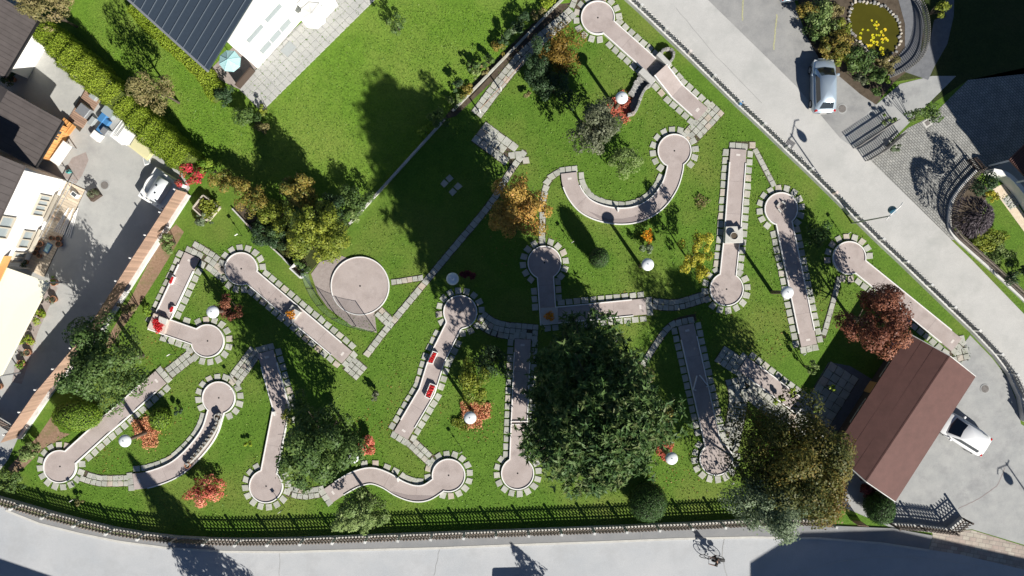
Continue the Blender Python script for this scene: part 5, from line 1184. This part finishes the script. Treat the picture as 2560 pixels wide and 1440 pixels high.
tt = thing('insulation_stack', 'stack of pale yellow insulation boards at the hedge end', 'boards', G(365, 358))
for k in range(4): q = G(365 + (k % 2) * 3, 358); MB().box((q.x, q.y, .06 + k * .085), (1.9 - .1 * k, 1.9 - .08 * k, .075), A45 + .03 * k).build('board', plain('pale_yellow_foam%d' % k, (.62, .58, .34), .8), tt)
tt = thing('pipe_bundle', 'bundle of dark metal bars at the end of the hedge', 'pipes', G(415, 385))
for k in range(7): a = G(404 + k * 3, 372 + k * 1.2); b = G(432 + k * 2, 408 - k * 2); MB().tube(a + up3 * (.1 + .05 * (k % 3)), b + up3 * (.25 + .05 * (k % 3)), .045, n=8).build('pipe', M_steel if k % 2 else M_black, tt)
box_thing('board', 'small white framed board lying near the yellow boards', 'board', 368, 402, .02, (.5, .6, .06), A45 + .9, M_white, 'frame', extra=lambda t, c: MB().box((c.x, c.y, .09), (.38, .48, .012), A45 + .9).build('pane', M_grey, t))
# hot tub
c = G(412, 478); t = thing('hot_tub', 'white garden spa with round rim and arched cover in the yard corner', 'hot tub', c); an = math.radians(-32)
ca, sa = math.cos(an), math.sin(an)
MB().box((c.x, c.y, .35), (2.45, 2.5, .7), an).build('base', M_white, t, bevel=.06)
ring = [(c.x + 1.15 * math.cos(i / 30 * 6.283), c.y + 1.15 * math.sin(i / 30 * 6.283)) for i in range(30)]; MB().wall(ring, .1, .7, .80, True).build('rim', M_white, t)
m = MB(); vs_ = []; fs = []
for i in range(11):
    f = i / 10 * math.pi
    for s_ in (-.85, .85): x, y = .58 * math.cos(f), s_; vs_.append((c.x + x * ca - y * sa, c.y + x * sa + y * ca, .72 + .66 * math.sin(f)))
fs = [(2 * i, 2 * i + 1, 2 * i + 3, 2 * i + 2) for i in range(10)] + [tuple(range(0, 22, 2)), tuple(range(21, 0, -2))]; m.add(vs_, fs).build('cover', M_lamp, t, True)
for k in (-.3, .25): MB().box((c.x + k * .2, c.y + k, 1.39), (.12, .12, .03), an).build('vent', M_black, t)
for k in range(5): q = G(370 + k * 12, 496 + k * 7); MB().lathe(q, [(.05, 0), (.05, .9), (.03, .95)], 8).build('jet_post', M_white, t)
# potted shrub by the manhole
def pot(label, px, py, r, h, mat=M_terra, green=None, group='flower pots at the house corner', gr=0, gz=.3, square=False):
    c = G(px, py); t = thing('flower_pot', label, 'flower pot', c, group)
    if square: MB().box((c.x, c.y, h / 2), (r * 2, r * 1.6, h), .6).build('pot', mat, t, bevel=.02)
    else: MB().lathe(c, [(r * .7, 0), (r, h * .9), (r * 1.08, h), (r * .9, h), (r * .85, h * .85)], 16).build('pot', mat, t, True)
    MB().lathe(c, [(r * .84, h * .6), (r * .84, h * .86)], 14).build('soil', M_soil, t)
    if green:
        n = int(160 * (gr / .4) ** 2); P, N, tt_ = clumpy((0, 0, h + gz * .6), (gr, gr, gz), 7, n); P[:, 2] = np.maximum(P[:, 2], h * .8)
        link('leaves', leaf_mesh('leaves', P, N, unit(n), .11, .6, tt_), t, LM[green])
for lb, px, py, r in (('terracotta pot farthest up in the corner cluster', 135, 596, .17), ('terracotta pot at the upper right of the corner cluster', 152, 597, .2), ('largest terracotta pot at the lower right of the corner cluster', 153, 611, .22), ('terracotta pot beside the window box by the corner cluster', 108, 610, .2), ('terracotta pot left of the blue tray', 98, 622, .17), ('terracotta pot nearest the white house wall below the tray', 94, 632, .2), ('lowest small terracotta pot under the blue tray', 104, 640, .16)): pot(lb, px, py, r, .35)
pot('dark box planter with a leafy shrub beside the yard manhole', 240, 488, .42, .4, M_dwood, 'olive', 'planted pots along the yard', .5, .5, True)
for l, px, py, g, gr in (('planted pot with reddish leaves at the awning corner', 142, 706, 'bright', .42), ('bright lime shrub in a pot beside the awning', 110, 785, 'lime', .72), ('yellow-green shrub in a pot lower along the awning', 82, 852, 'lime', .6), ('olive tuft in a pot between awning shrubs', 140, 748, 'olive', .38), ('small green potted plant near the awning foot', 60, 908, 'bright', .38), ('yellowish potted plant at the left edge below the awning', 4, 965, 'ygreen', .4), ('dark leafy potted plant on the house wall corner', 68, 655, 'dark', .6), ('dark shrub in a pot by the upper left white wall', 36, 200, 'dark', .75), ('low olive potted tuft under the lime shrub', 76, 880, 'olive', .34)): pot(l, px, py, .26, .4, M_terra, g, 'planted pots along the yard', gr, .45)
box_thing('tray', 'bright blue plastic tray among the terracotta pots', 'tray', 122, 620, .02, (.42, .75, .12), -.5, M_blue, 'tray', extra=lambda t, c: MB().box((c.x, c.y, .15), (.3, .6, .02), -.5).build('liner', M_lblue, t))
t = thing('pipe_stack', 'white pipes and rails laid along the house terrace', 'pipes', G(170, 560))
for k in range(9): a = G(136 + k * 5, 578 + k * 2); b = G(165 + k * 4, 532 - (k % 3) * 6); MB().tube(a + up3 * .08, b + up3 * .10, .03, n=6).build('pipe', M_rail, t)
box_thing('basin', 'small white basin standing by the terrace railing', 'basin', 193, 488, .02, (.35, .5, .4), .9, M_white, 'bowl', extra=lambda t, c: MB().box((c.x, c.y, .425), (.24, .36, .01), .9).build('water', M_glass, t))
t = thing('railing', 'thin grey railing along the white house terrace', 'railing', G(195, 455)); rp = GP([(196, 452), (160, 520), (120, 600)])
for z in (.5, .95): MB().wall(rp, .035, z, z + .04).build('rail', M_steel, t)
for p, dd in resample(rp, .8): MB().tube((p.x, p.y, 0), (p.x, p.y, .97), .02, n=6).build('post', M_steel, t)
box_thing('garden_hose', 'teal hose reel near the white table', 'hose reel', 176, 430, .02, (.3, .18, .34), .4, M_teal, 'reel', extra=lambda t, c: MB().tube((c.x - .1, c.y, .36), (c.x + .1, c.y, .36), .03).build('handle', M_black, t))
t = thing('garden_wall', 'white wall block with planting at the upper left drive', 'wall', G(50, 165)); MB().wall(GP([(40, 155), (72, 172)]), .45, 0, 1.0).build('wall_body', M_white, t); MB().wall(GP([(40, 155), (72, 172)]), .5, 1.0, 1.06).build('coping', M_conc, t)
t = thing('gate', 'grey metal gate across the drive at the lower left', 'gate', G(30, 1060)); gp = GP([(-60, 1020), (0, 1045), (52, 1076)])
for z in (.15, .9): MB().wall(gp, .05, z, z + .08).build('rail', M_steel, t)
for p, dd in resample(gp, .16): MB().box((p.x, p.y, .55), (.11, .03, .9), math.atan2(dd.y, dd.x)).build('board', M_fence, t)
# small blue litter bin on road fence, sprinkler heads
c = G(1844, 264); t = thing('litter_bin', 'small blue bin hanging on the road fence', 'bin', c); MB().lathe(c, [(.12, .5), (.15, .9), (.15, .95)], 14).build('bucket', M_blue, t); MB().tube(c, c + up3 * .5, .03).build('post', M_steel, t)
# ------------------------------------------------------------------ pond
pond_px = [(2128, 22), (2140, 8), (2165, 6), (2195, 14), (2225, 30), (2245, 52), (2250, 80), (2243, 110), (2228, 138), (2208, 152), (2190, 150), (2172, 128), (2150, 105), (2130, 82), (2122, 55)]
pp = spline(GP(pond_px + [pond_px[0]]), 4)[:-1]; pond = MB().sheet([tuple(p) for p in pp], .035).build('pond', M_water); pond['kind'] = 'structure'; WL[pond.name] = Vector((0, 0, 0))
for p, dd in resample(pp + [pp[0]], .27):
    m = MB(); r = random.uniform(.09, .15); q = p + Vector((-dd.y, dd.x)) * random.uniform(-.05, .15); m.box((q.x, q.y, .07), (r * 2, r * 1.4, .14), random.random() * 3); m.build('stone', M_stone if random.random() < .6 else M_pine, pond, bevel=.04)
for k, (x, y) in enumerate(((930, 188), (975, 200), (955, 225), (975, 232), (850, 270), (897, 275), (832, 303), (973, 262), (1050, 270), (1018, 290), (825, 345), (940, 320), (972, 318), (998, 318), (1035, 318), (1025, 358), (1055, 348), (1070, 365), (1028, 382), (928, 367), (950, 383), (978, 383), (980, 407), (885, 413), (910, 415), (925, 408), (1015, 432), (1035, 440), (1007, 445), (963, 480), (1005, 490), (1030, 470), (1030, 492), (945, 340), (990, 225))):
    c = G(1920 + x / 3.6, y / 3.6); m = MB(); a0 = random.random() * 6; r = random.uniform(.085, .13); n = 11
    m.add([(c.x, c.y, .052)] + [(c.x + r * math.cos(a0 + i / n * 5.7), c.y + r * math.sin(a0 + i / n * 5.7), .052 + random.uniform(0, .012)) for i in range(n)], [(0, i, i + 1) for i in range(1, n)]); o = m.build('lily_pad', LM['pond'])
    at = o.data.attributes.new('tint', 'FLOAT', 'FACE'); at.data.foreach_set('value', [random.random()] * len(o.data.polygons)); tag(o, 'round yellow lily pad floating on the olive pond', 'lily pad', 'yellow lily pads on the pond')
# ------------------------------------------------------------------ trees and shrubs
# the great pine
base = G(1450, 966); t = thing('pine_tree', 'towering dark pine with needle tufts over the straight lane', 'tree', base); b = np.array(base)
def pine_crown(n):
    nb = 200; zz = np.sort(RNG.uniform(0, 1, nb) ** .9); az = np.arange(nb) * 2.4 + RNG.normal(0, .3, nb)
    prof = lambda z: np.interp(z, [0, .15, .5, .78, .9, 1], [.92, 1, 1, .88, .66, .2])
    ell = (1 + .17 * np.sin(3 * az + 2.2) + .11 * np.sin(7 * az + 1)) / np.sqrt((np.cos(az) / 3.75) ** 2 + (np.sin(az) / 5.0) ** 2)
    L = prof(zz) * ell * RNG.uniform(.62, 1.1, nb); zb = 2.6 + zz * 14.8
    k = RNG.integers(0, nb, n); f = RNG.random(n) ** .6
    # foliage pads along each bough
    d = np.stack([np.cos(az[k]), np.sin(az[k])], 1); s = np.stack([-d[:, 1], d[:, 0]], 1); pad = np.round(f * 4) / 4
    lat = RNG.normal(0, 1, n) * .42 + .7 * np.sin(pad * 17 + k * 1.7) * f
    r_ = L[k] * (pad * .8 + .12) + RNG.normal(0, .36, n)
    P = np.stack([d[:, 0] * r_ + s[:, 0] * lat, d[:, 1] * r_ + s[:, 1] * lat, zb[k] + .22 * L[k] * f * (1.1 - f) + np.abs(RNG.normal(0, .3, n)) - .4 * (lat / .6) ** 2 * .3 - .08 * L[k] * f], 1)
    N0 = np.stack([d[:, 0] * .55, d[:, 1] * .55, np.full(n, .85)], 1); global PINE; PINE = (az, L, zb); return P, N0
P, N, T, tt_ = tufts(None, None, 16500, 9, pine_crown)
link('crown', leaf_mesh('crown', P, N, np.cross(N, T), .36, .26, tt_), t, LM['pine'])
m = MB(); m.tube(base, base + up3 * 9, .38, .24, 10); m.tube(base + up3 * 9, base + up3 * 16.4, .24, .04, 8)
for a, L, z in zip(*PINE): s = base + up3 * z; e = s + Vector((math.cos(a) * L * .9, math.sin(a) * L * .9, .1 * L)); m.tube(s, e, .07, .015, 5)
m.build('trunk', M_bark, t)
TREES = [
 # name, label, px, py, zc, rx, ry, rz, mat, leaf, ncl, trunk, taper
 ('garden_tree', 'broad dark green tree beside the kinked lane', 790, 1106, 4.8, 106, 120, 4.2, 'green', .17, 60, .2, .35),
 ('garden_tree', 'big mottled green tree against the board fence', 270, 905, 4.6, 98, 120, 3.7, 'green', .16, 56, .2, .25),
 ('garden_tree', 'golden-orange autumn tree at the edge of the deep shade', 1300, 528, 4.3, 80, 86, 3.6, 'gold', .14, 40, .13, .3),
 ('maple_tree', 'copper-red maple touching the clubhouse roof', 2183, 803, 3.4, 80, 86, 2.7, 'maple', .14, 40, .14, .1),
 ('garden_tree', 'large bronze and gold tree in the lower right by the clubhouse', 1988, 1142, 5.2, 146, 164, 4.9, 'bronze', .15, 110, .22, .4),
 ('garden_tree', 'silver-green tree overhanging the street pavement', 1920, 1243, 4.4, 102, 102, 4.0, 'silver', .14, 70, .16, .35),
 ('garden_tree', 'grey-green tree standing over the street fence', 898, 1273, 3.6, 74, 72, 2.9, 'light', .14, 40, .13, .3),
 ('garden_tree', 'round dark olive tree with pale speckled leaves', 1484, 318, 2.9, 66, 68, 2.7, 'olive', .15, 44, .13, .1),
 ('garden_tree', 'yellow-green tree in the corner above the big round green', 802, 585, 3.4, 86, 80, 3.0, 'ygreen', .14, 46, .14, .2),
 ('garden_tree', 'golden-green tree at the corner of the lawn', 748, 474, 3.0, 54, 52, 2.6, 'mixed', .14, 34, .12, .3),
 ('garden_tree', 'olive-needled pine beside the great dark pine', 1578, 938, 4.2, 58, 66, 3.4, 'oliveg', .15, 34, .13, .3),
 ('garden_tree', 'thin brownish tree behind the long hedge', 395, 228, 3.2, 56, 50, 2.4, 'brown', .12, 30, .1, .1),
 ('garden_tree', 'sparse tree at the top left corner above the hedge', 118, 22, 3.5, 74, 42, 2.0, 'brown', .12, 30, .1, .1)]
for nm, lb, px, py, zc, rx, ry, rz, mt, lf, nc, tr, tp_ in TREES: plant(nm, lb, 'tree', px, py, zc, rx, ry, rz, mt, leaf=lf, ncl=nc, tr=tr, lai=8.0 if mt != 'brown' else 4.5, crad=.34, taper=tp_)
plant('garden_tree', 'slender bright yellow tree left of the bowl lane', 'tree', 1738, 642, 2.4, 44, 66, 2.0, 'yellow', leaf=.12, ncl=24, tr=.07, lai=3.6, crad=.26)
plant('garden_tree', 'amber shrub-like tree on the right of the bronze tree', 'tree', 2062, 1240, 2.8, 60, 80, 2.5, 'ochre', leaf=.15, ncl=20, tr=.09, crad=.38)
plant('topiary', 'egg-shaped clipped dark green bush on the park grass', 'bush', 1497, 645, 1.6, 24, 25, 1.6, 'clipped', leaf=.08, style='clipped', lai=5)
plant('topiary', 'large clipped dark ball by the street fence', 'bush', 1618, 1253, 1.6, 46, 47, 1.55, 'clipped', leaf=.08, style='clipped', lai=5)
plant('topiary', 'bright clipped dome at the foot of the board fence', 'bush', 193, 1040, 1.0, 58, 36, .95, 'bright', leaf=.09, style='clipped', lai=5)
plant('topiary', 'short bright round bush beside the peach bed', 'bush', 402, 1048, .7, 26, 27, .7, 'bright', leaf=.1, style='clipped', lai=5)
plant('topiary', 'clipped hedge block at the corner of the clubhouse', 'bush', 2198, 1268, 1.3, 33, 40, 1.25, 'clipped', leaf=.09, style='clipped', lai=5)
SHRUBS = [
 ('shade shrub in the middle of the garden corner', 770, 530, 1.4, 40, 36, 1.2, 'green', 14), ('dark shrub under the yellow-green corner tree', 700, 600, .9, 36, 32, .8, 'dark', 12), ('low green shrub behind the small kerb wall', 690, 575, .8, 34, 30, .7, 'green', 12), ('bushy shrub left of the wall end', 850, 545, 1.2, 36, 34, 1.0, 'green', 12), ('small light shrub nearest the wall end', 880, 530, .8, 26, 26, .7, 'light', 9),
 ('dense green shrub beside the asphalt at the pond garden', 2035, 75, .9, 30, 36, .8, 'green', 13), ('mixed low shrub along the parking edge', 2065, 120, .7, 28, 28, .6, 'mixed', 11), ('bright yellowish shrub above the silver car', 2100, 145, .7, 28, 24, .6, 'ygreen', 11), ('straw-coloured grasses at the pond side', 2090, 25, .6, 28, 24, .5, 'brown', 9), ('green shrub at the top corner of the pond garden', 2020, 25, .9, 28, 30, .8, 'mixed', 11), ('green shrub below the parked car corner', 2150, 195, .6, 26, 22, .5, 'olive', 9), ('brown reeds at the lower pond end', 2205, 160, .4, 24, 20, .4, 'brown', 8), ('low shrub at the tip by the pavement', 2195, 228, .5, 20, 16, .4, 'green', 7),
 ('green shrub beyond the purple tree', 2500, 630, .6, 36, 30, .5, 'light', 12), ('small green shrub at the white wall foot', 2455, 590, .5, 26, 22, .45, 'green', 9),
 ('rounded green bush between the two right-hand lanes', 2048, 585, 1.2, 36, 34, 1.1, 'clipped', 16), ('small round pale bush near the terrace corner', 2026, 920, 1.1, 17, 17, .8, 'light', 8),
 ('feathery pale green shrub below the olive tree', 1566, 402, 1.5, 48, 40, 1.3, 'light', 20), ('blue-green ball shrub beside orange flowers', 1613, 618, .6, 19, 19, .55, 'silver', 8),
 ('tall ochre dome shrub at the head of the park', 1412, 122, 1.3, 60, 58, 1.3, 'ochre', 26), ('dark feathery conifer shrub left of the ochre dome', 1346, 150, 1.5, 36, 62, 1.4, 'dark', 18),
 ('dark shrub mass in front of the ochre dome', 1385, 220, 1.2, 60, 60, 1.0, 'dark', 20), ('small brown tuft on the grass left of dark shrubs', 1318, 236, .4, 14, 12, .35, 'brown', 5),
 ('dark red maple shrub beside a mushroom lamp', 577, 770, 1.0, 36, 34, .8, 'maple', 16), ('coral-red spreading maple near the lower fence', 512, 1230, 1.0, 48, 38, .7, 'coral', 18),
 ('coral shrub behind the leaf-covered lamp', 922, 1116, .7, 26, 34, .5, 'coral', 11), ('wine-red shrub hidden in the pine shadow', 1166, 688, .7, 26, 22, .5, 'wine', 9),
 ('berry shrub with red tips beside the V-gate lane', 1666, 1030, .8, 28, 30, .7, 'mixed', 11), ('yellow-green shrub above the peach bed', 1192, 955, 1.2, 42, 58, 1.0, 'ygreen', 18), ('dark shrub behind the yellow-green shrub', 1230, 905, 1.0, 50, 46, .9, 'dark', 16),
 ('yellow-leaved shrub beside the kinked lane rail', 718, 1036, .7, 16, 26, .6, 'ygreen', 9), ('pale green shrub by the board fence near the raised bed', 425, 606, .8, 27, 27, .7, 'light', 11), ('grey-green shrub at the raised bed corner', 510, 552, .5, 24, 20, .45, 'silver', 9),
 ('small bright shrub beside the corner-block lane', 368, 777, .4, 15, 12, .4, 'bright', 6), ('brown shrub growing over the board fence', 316, 766, 1.6, 28, 18, .5, 'brown', 8), ('leafy bush at the lower end of the board fence', 78, 1130, .9, 36, 32, .8, 'light', 14), ('bush in the lower left corner beside the street fence', 30, 1198, .8, 38, 30, .7, 'green', 13),
 ('dark little shrub on the grass above the curved lane', 448, 1026, .5, 11, 15, .5, 'dark', 5), ('tiny lime shrub on the grass left of the kinked lane', 623, 1106, .3, 13, 12, .25, 'lime', 5), ('tufted grass clump by the street fence shadow', 198, 1253, .4, 14, 9, .35, 'brown', 5),
 ('yellow-green shrub row at the lawn corner, left', 640, 505, 1.5, 42, 42, 1.2, 'mixed', 18), ('mixed shrub beside the small garden bed', 598, 470, 1.3, 34, 36, 1.1, 'mixed', 14), ('lime-green shrub below the golden corner tree', 690, 530, 1.6, 40, 44, 1.3, 'ygreen', 16), ('blue-green low conifer under the garden trees', 652, 582, .7, 34, 32, .6, 'dark', 13),
 ('bronze shrub at the foot of the yellow-green corner tree', 730, 628, .8, 32, 26, .7, 'bronze', 12), ('dark green shrub in the square concrete planter', 757, 662, 1.0, 22, 22, .6, 'green', 9), ('leafy shrub at the meeting of wall and lawn', 890, 492, 1.2, 40, 44, 1.0, 'green', 16), ('dark shrub in shade behind the corner tree', 830, 520, 1.2, 40, 34, 1.0, 'dark', 14),
 ('red-leaved climbing shrub at the top of the board fence', 474, 440, 1.9, 34, 32, .9, 'crimson', 16), ('fresh green shrub beside the red climbing shrub', 520, 422, 1.4, 27, 26, .9, 'bright', 11), ('olive shrub at the end of the long hedge', 556, 456, 1.4, 34, 32, 1.0, 'mixed', 13),
 ('round green shrub alone on the upper lawn', 993, 62, 1.1, 23, 23, 1.0, 'green', 10), ('dark shrub at the patio edge', 562, 232, .8, 30, 30, .7, 'dark', 12), ('green shrub lower along the patio edge', 615, 288, .9, 30, 32, .8, 'green', 12), ('grey shrub at the corner of the slab terrace', 655, 322, .7, 22, 24, .5, 'brown', 8),
 ('dark leafy shrub in the terrace corner pots', 660, 268, .5, 14, 20, .5, 'ygreen', 6), ('small conifer casting a spiky shadow on open grass', 938, 990, .6, 13, 18, .6, 'olive', 6),
 ('light shrub by the wall in the shade corner', 1090, 296, 1.0, 28, 28, .8, 'green', 11), ('bright shrub where the wall enters the shade', 1062, 325, .7, 20, 22, .6, 'bright', 8),
 ('dark hedge shrub at the roofline by the clubhouse corner', 2168, 1222, .9, 30, 30, .6, 'wine', 9), ('yellow-leaved small shrub left of the short lane end', 1943, 1000, .6, 16, 14, .4, 'lime', 7), ('yellow-leaved small shrub right of the short lane end', 1980, 980, .6, 13, 13, .4, 'lime', 7), ('small lime shrub on the shaded terrace, upper', 2080, 968, .9, 12, 10, .3, 'lime', 5), ('small lime shrub on the shaded terrace, lower', 2043, 1027, .9, 11, 10, .3, 'lime', 5),
 ('pale shrub mass at the top of the pond garden', 2060, 40, .9, 42, 46, .8, 'light', 18), ('bronze shrub mass left of the pond', 2090, 110, .9, 40, 40, .8, 'mixed', 18), ('yellow shrub at the pond edge', 2105, 70, .7, 26, 28, .5, 'ygreen', 10), ('dark green shrub below the pond', 2150, 150, .9, 44, 42, .8, 'green', 18), ('green shrub at the tip of the pond garden', 2190, 192, .8, 34, 28, .6, 'green', 12), ('brown dry shrub beyond the pond', 2225, 160, .5, 22, 26, .4, 'brown', 8), ('bright clump at the pond garden corner', 2216, 200, .5, 13, 13, .3, 'bright', 5),
 ('round lit shrub beside the shaded slate path', 2345, 22, 1.0, 26, 22, .8, 'ygreen', 9), ('ivy hedge between the side entrance and driveway', 2304, 288, 1.6, 42, 24, 1.5, 'green', 16), ('small ball shrub at the end of the picket fence', 2222, 298, .8, 16, 15, .5, 'light', 6),
 ('yellow shrub near the white curved wall', 2478, 488, .6, 18, 18, .5, 'yellow', 7), ('dark ivy mass at the driveway gate', 2460, 462, 1.9, 36, 28, 1.7, 'dark', 14), ('leafy yellow-green shrub below the purple tree', 2470, 600, .7, 52, 36, .6, 'ygreen', 16), ('dark shrub at the right edge by the verge fence', 2545, 690, .9, 36, 34, .9, 'dark', 12), ('grey lavender tuft along the cobbles', 2235, 368, .3, 18, 14, .25, 'silver', 5)]
for lb, px, py, zc, rx, ry, rz, mt, nc in SHRUBS: plant('shrub', lb, 'shrub', px, py, zc, rx, ry, rz, mt, leaf=.12, ncl=nc, lai=4.5, part='foliage')
plant('weeping_tree', 'purple weeping tree with drooping branches in the right garden', 'tree', 2441, 540, 2.4, 50, 52, 1.1, 'purple', leaf=.26, lai=3.2, style='spray', aspect=.2)
plant('shrub', 'orange flowering shrub behind the blue-green ball', 'shrub', 1620, 590, .6, 11, 18, .35, 'orange', leaf=.09, style='flat', part='foliage')
for lb, px, py, rx, ry, mt in (('bed of coral leaves around the lamp by the channel', 1550, 268, 30, 34, 'coral'), ('peach-coloured groundcover under the lamp near the street', 1188, 1034, 36, 34, 'peach'), ('peach and brown groundcover beside the sloping lane', 370, 1076, 34, 40, 'peach'), ('red groundcover left of the lamp by the clipped ball', 1664, 1128, 20, 26, 'coral'), ('pale leaf litter patch around the peach bed', 1155, 1058, 22, 18, 'ygreen'), ('dried plant patch on the grass right of the hook lane', 1754, 504, 16, 18, 'brown')):
    plant('groundcover', lb, 'plants', px, py, .14, rx, ry, .12, mt, leaf=.1, lai=4 if mt != 'brown' else 2, style='flat', part='leaves')
# plants along the lawn wall
for k, (px, py, r, mt, lb) in enumerate(((1300, 50, 26, 'dark', 'spiky dark shrub at the upper end of the lawn border'), (1340, 30, 22, 'brown', 'brown perennial clump at the top of the lawn border'), (1290, 75, 17, 'silver', 'white-flowering clump in the lawn border'), (1262, 95, 22, 'dark', 'dark shrub midway up the lawn border'), (1248, 125, 22, 'mixed', 'reddish perennial clump in the lawn border'), (1222, 150, 18, 'green', 'narrow green shrub in the lawn border'), (1180, 160, 22, 'green', 'leafy rose bush standing out from the lawn border'), (1195, 180, 20, 'light', 'pale rose bush beside the leafy one'), (1145, 212, 18, 'dark', 'dark conifer tuft in the lower lawn border'), (1165, 225, 22, 'mixed', 'mixed perennials in the lower lawn border'), (1135, 250, 20, 'light', 'pale flowering clump by the lower wall end'), (1370, 15, 24, 'lime', 'lime groundcover at the top of the lawn border'), (1210, 175, 16, 'brown', 'dry seed heads beside the border wall'))):
    plant('border_plant', lb, 'plant', px, py, .7 if mt in ('dark', 'green') else .4, r, r, .6 if mt in ('dark', 'green') else .35, mt, leaf=.11, ncl=8, lai=4.0, part='foliage')
hedge('hedge', 'long bright thuja hedge between the yard and the lawn', [(150, 95), (250, 190), (380, 310), (455, 380), (505, 425)], 1.65, 2.9, 'lime', .085, 1.15)
hedge('hedge', 'low yellow-green hedge along the slate-roofed house', [(345, 20), (440, 115), (520, 190), (555, 250)], 1.15, .8, 'lime', .095, 1.6)
# trees beyond the lower edge whose shadows fall into the picture
def far_conifer(label, bx, by, h, r, dens=300):
    c = G(bx, by); t = thing('conifer_tree', label, 'tree', c); n = int(dens * h * r); zz = RNG.random(n) ** 1.4; a = RNG.random(n) * 6.283; rr = (1 - zz) ** .8 * RNG.uniform(.2, 1.0, n) ** .5 * (1 + .25 * np.sin(a * 4 + zz * 17))
    P = np.stack([np.cos(a) * rr * r, np.sin(a) * rr * r, .8 + zz * (h - .8) - rr * .4], 1); N = np.stack([np.cos(a), np.sin(a), np.full(n, .6)], 1) + unit(n) * .6
    link('crown', leaf_mesh('crown', P, N, unit(n), .3, .5, RNG.random(n)), t, LM['dark']); MB().tube(c, c + up3 * h * .95, .16, .02).build('trunk', M_bark, t)
far_conifer('tall conifer beyond the lower edge shading the lower left lane', 668, 1638, 12.2, 2.7)
far_conifer('conifer beyond the lower edge with a feathery street shadow', 1445, 1600, 6.0, 1.9, 90)
